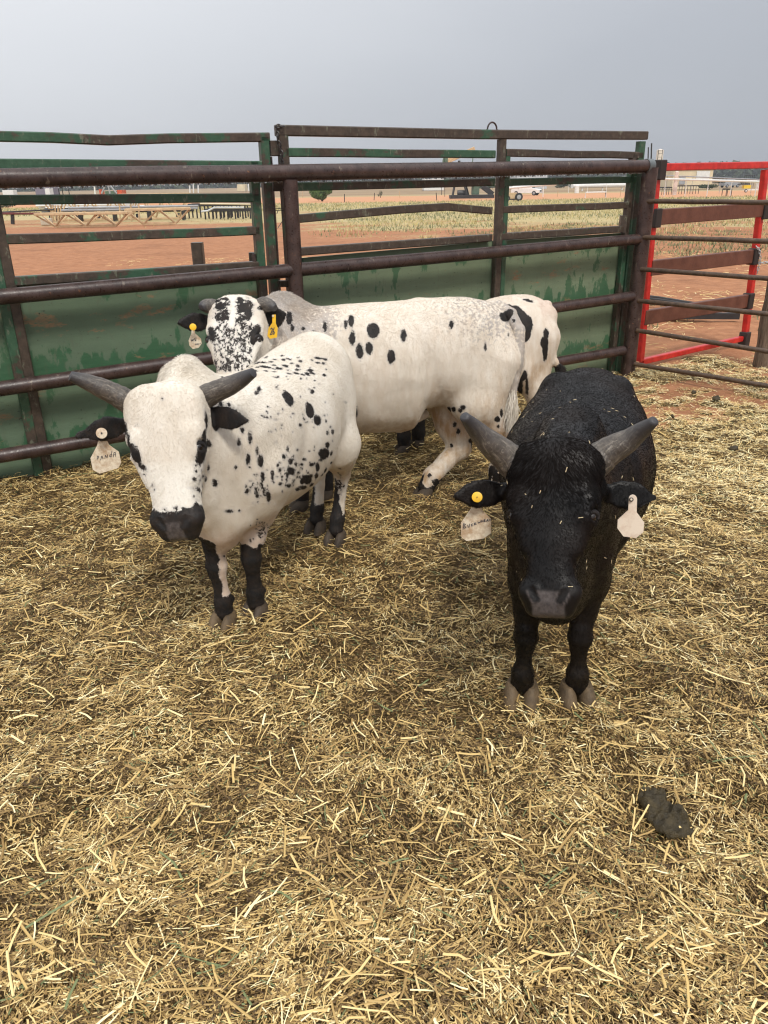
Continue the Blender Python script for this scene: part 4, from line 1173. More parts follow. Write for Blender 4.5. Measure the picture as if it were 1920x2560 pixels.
# =================================================================== bull 2: black, front right
def make_bull_b():
    f1, f2 = gnd(1126 * 1.15732, 1500 * 1.15732), gnd(1243 * 1.15732, 1500 * 1.15732)
    Fm = (f1 + f2) / 2; Hm = np.array([Fm[0] + .27, Fm[1] + .86, 0])
    X = unit(Fm - Hm); Y = np.array([-X[1], X[0], 0]); Zv = np.array([0, 0, 1.])
    O = (Fm + Hm) / 2; half = np.linalg.norm(Fm - Hm) / 2; base = np.array([O[0], O[1], 0.])
    root = thing('bull', 'black miniature bull facing the camera head-on with upswept grey horns', 'bull', base)
    S = Sdf(.0055)
    rows = [(-half - .24, 0, .68, .05, .08, .08), (-half - .18, 0, .66, .13, .16, .16), (-half - .06, 0, .65, .20, .215, .22), (-half + .12, 0, .63, .248, .225, .27),
            (-.08, 0, .61, .268, .235, .280), (.12, 0, .605, .238, .25, .270), (half - .10, 0, .595, .176, .285, .265), (half + .02, 0, .59, .130, .29, .26), (half + .10, 0, .60, .098, .23, .23), (half + .16, 0, .62, .07, .13, .14)]
    S.loft(O, X, Y, Zv, rows, .03, 2.1)
    hp = O + X * (half - .06) + Zv * .875
    S.rc(hp, hp - X * .15 - Zv * .06, .072, .05, .045)
    for sd in (-1, 1):
        hip = O - X * (half - .0) + Y * sd * .105 + Zv * .62
        hk = Hm + Y * sd * .12; stifle = O - X * (half - .13) + Y * sd * .155 + Zv * .45
        hock = hk - X * .08; hock[2] = .27
        S.rc(hip, stifle, .125, .11, .06); S.chain([stifle, (hock + stifle) / 2, hock], [.10, .065, .042], .045)
        fet = hk - X * .015; fet[2] = .09
        S.chain([hock, (hock + fet) / 2, fet, hk + Zv * .04], [.038, .030, .036, .036], .018)
        S.ball(O - X * (half - .05) + Y * sd * .115 + Zv * .815, .045, .06)
    for hk in (f1, f2):
        sdv = unit(((hk - Fm) @ Y) * Y)
        sh = O + X * (half - .02) + sdv * .064 + Zv * .52
        el = hk - X * .035 + sdv * -.002; el[2] = .40
        kn = hk + X * .010 - sdv * .003; kn[2] = .225
        fet = hk + X * .004; fet[2] = .085
        S.rc(sh, el, .086, .062, .06)
        S.chain([el, (el + kn) / 2, kn + Zv * .035], [.060, .040, .032], .03)
        S.chain([kn + Zv * .035, kn, kn - Zv * .035], [.033, .037, .028], .012)
        S.chain([kn - Zv * .035, (kn + fet) / 2, fet, hk * np.array([1, 1, 0]) + np.array([0, 0, .045])], [.0245, .021, .034, .037], .014)
        for q in (-1, 1): S.ball(fet - X * .036 + Y * q * .018 - Zv * .008, .014, .012)
    p0 = K(1199, 985, 1.835); p1 = K(1188, 1313, 1.64)
    a, n, s, L = head_frame(p0, p1, unit(np.array([-.42, -1, .45])))
    rows = [(u, w_ * (.93 if u < .5 else .92), hu, hd) for u, w_, hu, hd in HEAD]
    nb = p0 + a * .12 - n * .08
    S.rc(nb, O + X * (half - .0) + Zv * .66, .105, .138, .06)
    S.rc(p0 + a * .03 - n * .05, hp - Zv * .03, .080, .085, .07)
    S.rc(p0 + a * .26 - n * .08, O + X * (half + .08) + Zv * .42, .055, .08, .07)
    S.rc(O + X * (half + .08) + Zv * .52, O + X * (half + .03) + Zv * .385, .08, .055, .05)
    add_head(S, p0, a, n, s, L, .885, rows=rows)
    S.ball(p0 + a * .02 - n * .005, .062, .04, (s, .62))
    eb1, et1 = K(1093, 1062, 1.90), K(981, 1073, 1.86); eb2, et2 = K(1302, 1066, 1.90), K(1421, 1076, 1.88)
    nf = np.array([0, -1, .4])
    S.rc(p0 + a * .07 - s * .09 - n * .05, eb1, .026, .018, .02); S.rc(p0 + a * .07 + s * .09 - n * .05, eb2, .026, .018, .02)
    add_ear(S, eb1, et1, nf, .038); add_ear(S, eb2, et2, nf, .040)
    tb = O - X * (half + .2) + Zv * .78
    S.chain([tb + X * .08, tb - X * .03 - Zv * .05, tb - X * .035 - Zv * .40], [.028, .02, .012], .012)
    def attrs(v, N):
        u = ((v - p0) @ a) / L; hs = (v - p0) @ s; hn = (v - p0) @ n
        inh = (hn > -.10) & (np.abs(hs) < .11) & (u > .5) & (u < 1.15)
        nose = (sstep(u, .885, .91) * sstep(.040 + .014 * sstep(u, 1.0, .9) - np.abs(hs), -.002, .004) * sstep(hn, -.012, .008) * inh).astype(float) * nostrils(v, p0, a, n, s, L, .92)
        z0 = np.zeros(len(v))
        return dict(dark=z0 + .05, roan=z0, dirt=.25 * sstep(v[:, 2], .25, .05), nose=nose, pink=z0)
    def disp(v, N):
        x = (v - O) @ X; y = (v - O) @ Y; bd = sstep(v[:, 2], .36, .46) * sstep(np.linalg.norm(v - p0 - a * .2, axis=1), .20, .28)
        d_ = bd * (tn(v, 9, 3) * .014 + tn(v, 22, 5) * .005)
        d_ += bd * sstep(x, half - .2, half) * (vnoise(y, v[:, 2] * .12, 30, 7) - .5) * .012
        d_ -= np.exp(-((x - half + .20 + (v[:, 2] - .6) * .3) / .04) ** 2) * bd * .012
        return d_ + (1 - bd) * tn(v, 26, 9) * .003
    v, F, N, at = finish(root, S, base, COAT_B, attrs, disp=disp)
    for pts in ((K(1135, 1024, 1.87), K(1098, 990, 1.87), K(1045, 945, 1.85), K(1003, 900, 1.80)), (K(1262, 1022, 1.87), K(1303, 984, 1.87), K(1362, 948, 1.85), K(1414, 909, 1.80))):
        horn('horn', pts, [.046, .041, .0285, .0125], root, base)
    eyes(root, base, p0, a, n, s, L, .88, (.106, .026)); lids(root, base, p0, a, n, s, L, .88, (.106, .026), mat=LID)
    hd = math.atan2(-1, -.05)
    for hk, da in ((f1, -.12), (f2, .10)): hoof(root, base, hk, hd + da, 1.12, HOOF)
    for sd in (-1, 1): hoof(root, base, Hm + Y * sd * .12, math.atan2(X[1], X[0]), 1.0, HOOFD)
    t = plate('ear_tag', [(1188, 1250), (1200, 1250), (1204.9, 1275.2), (1227.8, 1298), (1227.8, 1333), (1208.5, 1346.4), (1166.3, 1352.4), (1153, 1342.7), (1152.4, 1307.8), (1179.6, 1269.8)], 1.885, root, base, TAGW)
    t['label'] = 'dirty cream ear tag with a handwritten name on the ear at the left of the face'
    strokes('handwriting', [[(478, 1195), (488, 1070), (530, 1085), (500, 1120), (538, 1140), (520, 1165), (482, 1150)], [(575, 1095), (582, 1140), (605, 1140), (615, 1075)], [(682, 1072), (650, 1088), (655, 1120), (688, 1112)],
        [(708, 1050), (718, 1100)], [(748, 1048), (714, 1080), (755, 1088)], [(785, 1030), (798, 1062), (814, 1040), (830, 1055), (842, 1010)], [(860, 1000), (866, 1042)], [(890, 995), (896, 1035)], [(862, 1022), (892, 1016)],
        [(938, 982), (914, 988), (918, 1030), (942, 1024)], [(917, 1008), (935, 1004)], [(958, 1030), (984, 982), (1002, 1025)], [(965, 1014), (996, 1008)], [(1012, 992), (1052, 990)], [(1034, 985), (1038, 1020)]],
        (1100, 1180), 8.295, 1.8842, t, base, .0016)
    mb = MB(); disc(mb, 1192.8, 1242.7, .0137, 1.846); mb.build('tag_button', TAGY, root, True, base)
    mb = MB(); disc(mb, 1192.8, 1242.7, .0015, 1.842); mb.build('tag_pin', IRON, root, True, base)
    q = [(665, 440), (650, 700), (410, 920), (400, 1110), (540, 1300), (830, 1340), (1000, 1200), (1020, 980), (845, 740), (855, 440)] + [(760 + 95 * math.cos(t_), 440 - 98 * math.sin(t_)) for t_ in np.linspace(.3, math.pi - .3, 9)]
    t = plate('ear_tag', [(1500 + x / 9.217, 1200 + y / 9.217) for x, y in q], 1.838, root, base, mk_tag('tag_clean', (.80, .70, .58), (.50, .33, .22), .45))
    t['label'] = 'clean cream ear tag on the ear at the right of the face'
    mb = MB(); disc(mb, 1500 + 722 / 9.217, 1200 + 450 / 9.217, .0056, 1.835); mb.build('tag_button', IRON, t, True, base)
    mb = MB(); disc(mb, 1500 + 722 / 9.217, 1200 + 450 / 9.217, .0030, 1.832); mb.build('tag_pin', TAGW, t, True, base)
    u_ = ((v - p0) @ a) / L; msk = 1.0 - .95 * ((u_ > .86) & (((v - p0) @ n) > -.12) & (np.abs((v - p0) @ s) < .12))
    def dirs(r):
        D_ = np.tile(-X * .6 - Zv * .6, (len(r), 1)); hs_ = (r - p0) @ s; ua = ((r - p0) @ a) / L
        inhd = (np.abs(hs_) < .13) & (ua > -.12) & (((r - p0) @ n) > -.06)
        D_[inhd] = a * .8 + s * (np.clip(hs_[inhd] / .03, -1, 1) * .7)[:, None]
        return D_
    def ln(r):
        ua = ((r - p0) @ a) / L; hs_ = (r - p0) @ s
        return .007 + .017 * np.clip(1 - np.abs(ua - .12) / .35, 0, 1) * (np.abs(hs_) < .12) * (((r - p0) @ n) > -.06)
    fur('coat_hair', root, base, v, F, N, at, 170000, ln, dirs, HAIR_B, .0007, msk, .15, .28)
    # pale straw bits on the coat, standing in for raindrop glints
    mb = MB()
    fv = np.where((((CAM - v) * N).sum(1) > .3) & (v[:, 2] > .3))[0]
    for i in rng.choice(fv, 75):
        p = v[i] + N[i] * .006; d = np.cross(N[i], rng.normal(0, 1, 3)); d = unit(d) * rng.uniform(.002, .008); w_ = np.cross(N[i], unit(d)) * .0009
        mb.add([p - d - w_, p - d + w_, p + d + w_, p + d - w_, p + N[i] * .0012], [(0, 1, 2, 3), (0, 1, 4), (1, 2, 4), (2, 3, 4), (3, 0, 4)])
    o = mb.build('glint_chaff', flat_mat('glint_chaff', (.62, .50, .30), .7, bumpy=0), root, False, base); o['kind'] = 'stuff'
make_bull_b()

# =================================================================== bull 3: side on, behind
def make_bull_c():
    f1, f2 = gnd(757, 1266), gnd(818, 1240)
    h1, h2 = gnd(1066, 1234), gnd(1240, 1215)
    Zv = np.array([0, 0, 1.])
    R0 = KN(1296, 800, 4.02); R0[2] = 0
    Fm = (f1 + f2) / 2 + np.array([-.03, .03, 0])
    X = unit(Fm - R0); Y = np.array([-X[1], X[0], 0])      # Y points towards the camera side
    O = (Fm + R0) / 2 + X * .05; half = np.linalg.norm(Fm - R0) / 2 - .10; base = np.array([O[0], O[1], 0.])
    if Y[1] > 0: Y = -Y
    root = thing('bull', 'white bull with scattered black oval spots standing side-on, yellow tag 26 in its ear', 'bull', base)
    S = Sdf(.0065)
    e = half
    rows = [(-e - .125, 0, .80, .04, .06, .06), (-e - .10, 0, .76, .10, .16, .18), (-e + .0, 0, .72, .175, .255, .24), (-e + .14, 0, .70, .215, .305, .25), (-e + .36, 0, .70, .225, .310, .235),
            (-.02, 0, .66, .25, .340, .305), (.20, 0, .655, .25, .345, .300), (e - .05, 0, .67, .215, .325, .285), (e + .06, 0, .69, .17, .275, .25), (e + .15, 0, .72, .12, .22, .2), (e + .2, 0, .75, .07, .12, .12)]
    S.loft(O, X, Y, Zv, rows, .03, 2.15)
    hp = K(612, 676, (O + X * (e + .02))[1])
    S.rc(hp, hp - X * .12 - Zv * .06, .075, .05, .06)
    # hind legs: near one stretched forward, far one below the rump
    def hind(hk, sd, hipx, hockp, stx):
        hip = O - X * (e - hipx) + Y * sd * .085 + Zv * .70; st = O - X * (e - stx) + Y * sd * .125 + Zv * .50
        S.rc(hip, st, .15, .12, .06)
        S.rc(O - X * (e + .045) + Y * sd * .07 + Zv * .66, hockp * .55 + st * .45, .085, .06, .06)
        S.chain([st, st * .45 + hockp * .55, hockp], [.115, .084, .060], .05)
        fet = hk * .82 + hockp * .18; fet[2] = .095
        S.chain([hockp, (hockp + fet) / 2, fet, hk * np.array([1, 1, 0]) + np.array([0, 0, .04])], [.052, .044, .047, .042], .02)
        S.ball(hockp - X * .030 + Zv * .022, .022, .02)
    hind(h2, 1, .0, KN(1262, 1090, h2[1] - .02), .10)
    hkf = KN(1148, 1118, h1[1] + .10)
    hind(h1, -1, .0, hkf, .20)
    S.rc(KN(1158, 1000, 4.02), hkf, .080, .052, .04)
    S.rc(O + X * .02 + Zv * .375, O - X * (e - .34) + Zv * .42, .035, .02, .04)      # sheath
    for hk, sd in ((f1, 1), (f2, -1)):
        sh = O + X * (e - .04) + Y * sd * .11 + Zv * .60; el = hk * .7 + (O + X * (e - .06) + Y * sd * .10) * .3; el[2] = .42
        kn = hk.copy(); kn[2] = .24; fet = hk.copy(); fet[2] = .09
        S.rc(sh, el, .11, .08, .06); S.chain([el, kn, fet, hk * np.array([1, 1, 0]) + np.array([0, 0, .04])], [.06, .037, .029, .033], .03)
    # head turned to the camera
    p0 = K(512, 657, 3.40); p1 = K(503, 860, 3.16)
    a, n, s, L = head_frame(p0, p1, unit(np.array([-.08, -1, .60])))
    ws = .97
    S.rc(p0 + a * .12 - n * .09, O + X * (e + .05) + Zv * .76, .12, .175, .07)
    S.rc(p0 + a * .05 - n * .06, hp - Zv * .03, .085, .10, .08)
    S.rc(p0 + a * .26 - n * .10, O + X * (e + .10) + Zv * .55, .08, .12, .07)
    rows = [(-.07, .06, .03, .05), (-.02, .095, .045, .08), (.06, .118, .06, .10), (.18, .125, .06, .115), (.34, .108, .056, .118), (.48, .086, .052, .10), (.62, .074, .048, .085)] + list(HEAD[7:])
    add_head(S, p0, a, n, s, L, ws, rows=rows)
    eb1, et1 = K(457, 695, 3.42), K(385, 697, 3.36); eb2, et2 = K(567, 692, 3.42), K(617, 678, 3.40)
    nf = np.array([0, -1, .1])
    S.rc(p0 + a * .08 - s * .09 - n * .05, eb1, .03, .022, .02); S.rc(p0 + a * .08 + s * .09 - n * .05, eb2, .03, .022, .02)
    add_ear(S, eb1, et1, nf, .040); add_ear(S, eb2, et2, nf, .048)
    # tail
    yt = (O - X * (e + .10))[1] - .03
    tl = [K(1078, 664, yt + .02), K(1104, 678, yt - .06), K(1121, 712, yt - .10), K(1121, 760, yt - .13), K(1114, 820, yt - .16), K(1107, 872, yt - .17)]
    S.chain(tl, [.032, .028, .022, .020, .017, .014], .008)
    def z6(L_): return Z5(L_, (420, 700), 1.595)
    SP = z6([(482, 152, 11, 25), (495, 190, 7, 12), (538, 195, 7, 7), (580, 210, 7, 9), (628, 185, 8, 20), (706, 178, 7, 14), (728, 162, 10, 22), (735, 232, 11, 27), (762, 283, 13, 28), (800, 270, 13, 23), (818, 200, 22, 28), (888, 303, 14, 25),
             (940, 222, 11, 22), (1128, 177, 8, 18), (1263, 262, 5, 13), (1357, 218, 3, 7), (1343, 148, 18, 17, -30), (1330, 140, 8, 10), (1380, 160, 6, 10), (1177, 505, 10, 8), (1138, 515, 8, 9), (1118, 520, 8, 12), (1165, 520, 7, 7), (1143, 573, 6, 9), (1155, 605, 7, 12),
             (1205, 640, 6, 9), (1313, 555, 10, 11), (1315, 582, 6, 6), (1355, 590, 6, 14), (1328, 530, 5, 14), (750, 525, 6, 18), (1290, 760, 14, 20), (1305, 790, 10, 14), (1280, 785, 8, 12), (1312, 760, 6, 10), (1215, 655, 5, 14), (1130, 660, 5, 7)])
    hx = lambda L_: Z5(L_, (430, 720), 5.184)
    HS = []
    for _ in range(170):
        side_ = random.choice((-1, 1)); HS.append((790 + side_ * random.uniform(50, 230), random.uniform(130, 420), random.uniform(8, 34), random.uniform(6, 17), random.uniform(-35, 35)))
    for _ in range(620): HS.append((random.uniform(560, 1040), random.uniform(330, 1080), random.uniform(3, 9), random.uniform(5, 15), random.uniform(-25, 25)))
    HS = [h for h in HS if not (abs(h[0] - 775) < 50 and h[1] < 520)]
    HS += [(620, 240, 60, 50, 0), (930, 260, 70, 60, 0), (985, 330, 45, 60, 0), (520, 600, 42, 95, 10), (1085, 590, 55, 110, -15), (1040, 680, 40, 60, -20), (1170, 250, 30, 30), (505, 560, 30, 50)]
    def attrs(v, N):
        dk = spots_field(v, N, SP + hx(HS))
        dk = np.maximum(dk, np.clip(inear(v, eb1, et1, .055, nf), -.05, .05)); dk = np.maximum(dk, np.clip(inear(v, eb2, et2, .060, nf), -.05, .05))
        for hk, zt in ((f1, .36), (f2, .36)):
            m = np.hypot(v[:, 0] - hk[0], v[:, 1] - hk[1]) < .12
            dk = np.where(m, np.maximum(dk, np.clip(zt - v[:, 2], -.05, .05)), dk)
        for hk in (h1, h2):
            m = np.hypot(v[:, 0] - hk[0], v[:, 1] - hk[1]) < .10
            dk = np.where(m, np.maximum(dk, np.clip(.085 - v[:, 2] + .10 * (vnoise(v[:, 0] + v[:, 2], v[:, 1], 45, 8) - .5), -.05, .05)), dk)
        x = (v - O) @ X
        # dark line down the back of the far hind leg
        roan = .5 * sstep(x, .1, -e) * sstep(v[:, 2], .70, .92) + .85 * sstep(x, e - .22, e) * sstep(v[:, 2], .78, .95)
        roan = roan * (1 - ((np.abs((v - p0) @ s) < .15) & (((v - p0) @ n) > -.10) & (((v - p0) @ a) > -.06)))
        td = np.min([np.linalg.norm(v - q_, axis=1) for A_, B_ in zip(tl[:-1], tl[1:]) for q_ in (A_, A_ * .75 + B_ * .25, (A_ + B_) / 2, A_ * .25 + B_ * .75)], 0)
        tm = sstep(td, .036, .026); roan = np.maximum(roan, 1.0 * tm)
        dirt = .42 + .5 * sstep(v[:, 2], .50, .38) + .35 * sstep(x, 0.1, -.2) * sstep(v[:, 2], .75, .5)
        pk = .6 * (np.linalg.norm(v - KN(420 + 1375 / 1.595, 700 + 165 / 1.595, 3.95), axis=1) < .035) + .15 * sstep(v[:, 2], .45, .39) * (x < 0) * (v[:, 2] > .3) + .05
        u = ((v - p0) @ a) / L
        dirt = dirt * (1 - ((np.abs((v - p0) @ s) < .14) & (((v - p0) @ n) > -.1) & (u > -.1)))
        return dict(dark=dk, roan=roan, dirt=dirt, nose=np.zeros(len(v)), pink=pk)
    def disp(v, N):
        x = (v - O) @ X; bd = sstep(v[:, 2], .38, .48) * sstep(np.linalg.norm(v - p0 - a * .2, axis=1), .22, .30)
        d_ = bd * (tn(v, 8, 13) * .018 + tn(v, 20, 15) * .006)
        d_ += bd * np.sin(x * 140 + v[:, 2] * 14) * .0016 * np.exp(-(x / .22) ** 2) * sstep(v[:, 2], .85, .7)
        d_ -= np.exp(-((x + e - .33 - (v[:, 2] - .6) * .35) / .045) ** 2) * bd * .014 * sstep(v[:, 2], .92, .74)
        return d_
    v, F, N, at = finish(root, S, base, COAT_W, attrs, disp=disp)
    for pts in ((K(470, 668, 3.40), K(455, 662, 3.39), K(442, 661, 3.37), K(434, 664, 3.35)), (K(560, 664, 3.40), K(572, 658, 3.39), K(584, 660, 3.37), K(594, 666, 3.35))):
        horn('horn', pts, [.036, .033, .026, .014], root, base)
    eyes(root, base, p0, a, n, s, L, ws, (.108, .028)); lids(root, base, p0, a, n, s, L, ws, (.108, .028), mat=LID)
    hd = math.atan2(X[1], X[0])
    for hk in (f1, f2, h1, h2): hoof(root, base, hk, hd, 1.0, HOOFD)
    hh = lambda L_: [(430 + x / 5.184, 720 + y / 5.184) for x, y in L_]
    t = plate('ear_tag', hh([(255, 540), (290, 540), (300, 590), (375, 660), (385, 720), (345, 775), (270, 790), (225, 745), (215, 680), (250, 590)]), et1[1] + .012, root, base, TAGW)
    t['label'] = 'dirty cream ear tag with faded writing on the ear at the left'
    strokes('handwriting', [[(500, 800), (520, 900), (560, 880), (580, 800)], [(610, 900), (640, 760), (650, 830), (600, 850)], [(730, 700), (735, 800)], [(830, 660), (820, 900)], [(760, 820), (800, 880)],
        [(790, 1090), (800, 1180)], [(860, 1080), (870, 1160)], [(920, 1070), (935, 1150), (940, 1080)], [(1000, 1150), (1030, 1060), (1010, 1100)], [(1100, 1110), (1130, 1030)]], (460, 820), 27.65, et1[1] + .0115, t, base, .0022)
    mb = MB(); disc(mb, 430 + 272 / 5.184, 720 + 505 / 5.184, .0145, et1[1] - .026); mb.build('tag_button', TAGY, root, True, base)
    t = plate('ear_tag', hh([(1300, 345), (1345, 345), (1345, 460), (1370, 520), (1362, 640), (1270, 660), (1235, 620), (1250, 520), (1300, 450)]), et2[1] - .035, root, base, TAGY)
    t['label'] = 'yellow bottle-shaped ear tag numbered 26'
    strokes('numeral', [[(1278, 535), (1290, 518), (1302, 530), (1292, 565), (1275, 605), (1298, 598)], [(1325, 515), (1308, 560), (1308, 592), (1320, 600), (1328, 575), (1318, 562), (1308, 575)]], (430, 720), 5.184, et2[1] - .0355, t, base, .0036)
    mb = MB(); disc(mb, 430 + 1310 / 5.184, 720 + 362 / 5.184, .005, et2[1] - .037); mb.build('tag_button', TAGW, t, True, base)
    def ln(r):
        d = np.linalg.norm(r - hp, axis=1); return .009 + .030 * np.clip(1 - d / .20, 0, 1)
    def dirs(r):
        D_ = np.tile(-X * .6 - Zv * .8, (len(r), 1)); inhd = (np.abs((r - p0) @ s) < .14) & (((r - p0) @ a) > -.06) & (((r - p0) @ n) > -.06)
        D_[inhd] = a * .9 + s * (np.clip((r[inhd] - p0) @ s / .05, -1, 1) * .5)[:, None]
        return D_
    fur('coat_hair', root, base, v, F, N, at, 130000, ln, dirs, HAIR_W, .0008, None, lambda r: .25 + .6 * np.clip(1 - np.linalg.norm(r - hp, axis=1) / .2, 0, 1), .35)
    switch(root, base, [tl[-1] + Zv * .07, tl[-1], tl[-1] + np.array([-.01, 0, -.12])], 900, .10, HAIR_W)
make_bull_c()

# =================================================================== bull 4: rump of the animal behind
def make_bull_d():
    Zv = np.array([0, 0, 1.])
    f1, f2 = gnd(1010, 1126), gnd(1046, 1112)
    R0 = KN(1335, 760, 4.92); R0[2] = 0; h1 = np.array([R0[0] - .03, R0[1] - .17, 0]); h2 = np.array([R0[0] - .22, R0[1] + .08, 0])
    Fm = (f1 + f2) / 2; Fm = Fm + np.array([0, .10, 0])
    X = unit(Fm - R0); Y = np.array([-X[1], X[0], 0]); Y = -Y if Y[1] > 0 else Y
    O = (Fm + R0) / 2; e = np.linalg.norm(Fm - R0) / 2 - .02; base = np.array([O[0], O[1], 0.])
    root = thing('bull', 'cream bull with large black patches, mostly hidden, its rump showing behind the side-on bull', 'bull', base)
    S = Sdf(.0075)
    rows = [(-e - .14, 0, .72, .05, .07, .07), (-e - .10, 0, .69, .13, .15, .15), (-e + .03, 0, .68, .20, .21, .22), (-e + .25, 0, .64, .22, .235, .24), (0, 0, .60, .235, .22, .27),
            (e - .05, 0, .58, .20, .22, .26), (e + .1, 0, .58, .13, .18, .18), (e + .2, 0, .60, .06, .08, .08)]
    S.loft(O, X, Y, Zv, rows, .03, 2.15)
    for hk, sd in ((h1, 1), (h2, -1)):
        hip = O - X * (e + .0) + Y * sd * .10 + Zv * .64; st = O - X * (e - .12) + Y * sd * .13 + Zv * .46
        hock = hk - X * .05; hock[2] = .28
        S.rc(hip, st, .125, .11, .06); S.rc(hip - X * .05, hock, .10, .05, .05); S.chain([st, hock], [.10, .045], .05)
        fet = hk.copy(); fet[2] = .09
        S.chain([hock, fet, hk + Zv * .04], [.042, .036, .036], .02)
        pb = O - X * (e + .09) + Y * sd * .085 + Zv * .775
        S.ball(pb, .045, .05)
    for hk, sd in ((f1, 1), (f2, -1)):
        sh = O + X * (e - .08) + Y * sd * .11 + Zv * .58; el = hk.copy(); el[2] = .42; kn = hk.copy(); kn[2] = .24; fet = hk.copy(); fet[2] = .09
        S.rc(sh, el, .11, .08, .06); S.chain([el, kn, fet, hk + Zv * .04], [.07, .046, .036, .038], .03)
    nk = O + X * (e + .30) + Zv * .62; hd1 = nk + X * .14 - Zv * .28
    S.rc(O + X * (e) + Zv * .70, nk, .16, .10, .07); S.rc(nk, hd1, .095, .055, .05)
    yt = R0[1] - .15
    t0 = O - X * (e + .11) + Zv * .82
    tl = [t0, t0 - X * .03 - Zv * .12, KN(1378, 872, yt), KN(1388, 905, yt), KN(1402, 925, yt)]
    S.chain(tl, [.03, .022, .018, .016, .013], .02)
    z4 = lambda L_: Z5(L_, (1120, 700), 3.95)
    SP = z4([(680, 300, 60, 40, -35), (720, 380, 60, 70), (775, 440, 55, 90, 0), (750, 520, 60, 80), (720, 640, 28, 60), (620, 262, 45, 18, -25), (975, 525, 25, 45), (950, 620, 36, 55), (962, 700, 26, 85), (790, 200, 45, 12, -15), (580, 1030, 45, 130), (735, 950, 40, 60, -40), (780, 1050, 14, 80),
             (590, 950, 50, 60), (705, 1060, 30, 90), (740, 1180, 12, 40)])
    def attrs(v, N):
        dk = spots_field(v, N, SP); x = (v - O) @ X
        for hk in (f1, f2):
            m = np.hypot(v[:, 0] - hk[0], v[:, 1] - hk[1]) < .12
            dk = np.where(m, np.maximum(dk, np.clip((.33 if hk is f2 else .16) - v[:, 2], -.05, .05)), dk)
        m = np.hypot(v[:, 0] - h2[0], v[:, 1] - h2[1]) < .13
        dk = np.where(m & (v[:, 2] < .5), np.maximum(dk, np.clip(.03 * np.ones(len(v)) - .04 * (v[:, 0] > h2[0] + .03), -.05, .05)), dk)
        z0 = np.zeros(len(v))
        return dict(dark=dk, roan=z0, dirt=.50 + .4 * sstep(v[:, 2], .7, .45), nose=z0, pink=.10 + .3 * sstep(v[:, 2], .72, .84) * (x < -e))
    v, F, N, at = finish(root, S, base, COAT_W, attrs)
    hd = math.atan2(X[1], X[0])
    for hk in (f1, f2, h1, h2): hoof(root, base, hk, hd, .95, HOOFD)
    for sd in (-1, 1): 
        b0 = nk + Y * sd * .06 + Zv * .05; horn('horn', [b0, b0 + Y * sd * .07 + Zv * .03, b0 + Y * sd * .13 + Zv * .08], [.03, .024, .01], root, base)
    fur('coat_hair', root, base, v, F, N, at, 60000, .009, np.array([-X * .6 - Zv * .8])[0], HAIR_W, .0009, None, .25, .3)
    switch(root, base, [tl[-2], tl[-1], tl[-1] + unit(tl[-1] - tl[-2]) * .08], 700, .16, HAIR_W, L=.075, dark=.05)
make_bull_d()
# =================================================================== straw bedding
def fence_side(x, y):
    "metres in front (positive) of the fence line / gate line"
    a = FA; n = P0.n; b = A2; m = PT.n if PT.n @ (np.array([0, 0, 0]) - A2) < 0 else -PT.n
    return -((x - a[0]) * n[0] + (y - a[1]) * n[1]), -((x - b[0]) * m[0] + (y - b[1]) * m[1])
def litz(x, y):
    return -.045 + (vnoise(x, y, 2.6, 11) - .5) * .045 + (vnoise(x, y, 8, 12) - .5) * .045 + (vnoise(x, y, 20, 13) - .5) * .030
xs = np.arange(-4.6, 4.6, .024); ys = np.arange(-1.0, 7.3, .024)
Xg, Yg = np.meshgrid(xs, ys); da, db = fence_side(Xg, Yg)
edge = np.minimum(da + .16, db + .80 + .35 * (vnoise(Xg, Yg, 1.1, 21) - .5) * 2)
Zg = litz(Xg, Yg) + (vnoise(Xg, Yg, 60, 14) - .5) * .012 - .10 * sstep(-edge, 0, .25) + .02
lit = grid_mesh('straw_bedding', xs, ys, lambda a_, b_: Zg, LITTER)
me = lit.data
bm = bmesh.new(); bm.from_mesh(me); bm.verts.ensure_lookup_table(); ef = edge.ravel()
bmesh.ops.delete(bm, geom=[v_ for v_ in bm.verts if ef[v_.index] < -.30], context='VERTS'); bm.to_mesh(me); bm.free()
me.polygons.foreach_set('use_smooth', [True] * len(me.polygons))
tag(lit, kind='structure')

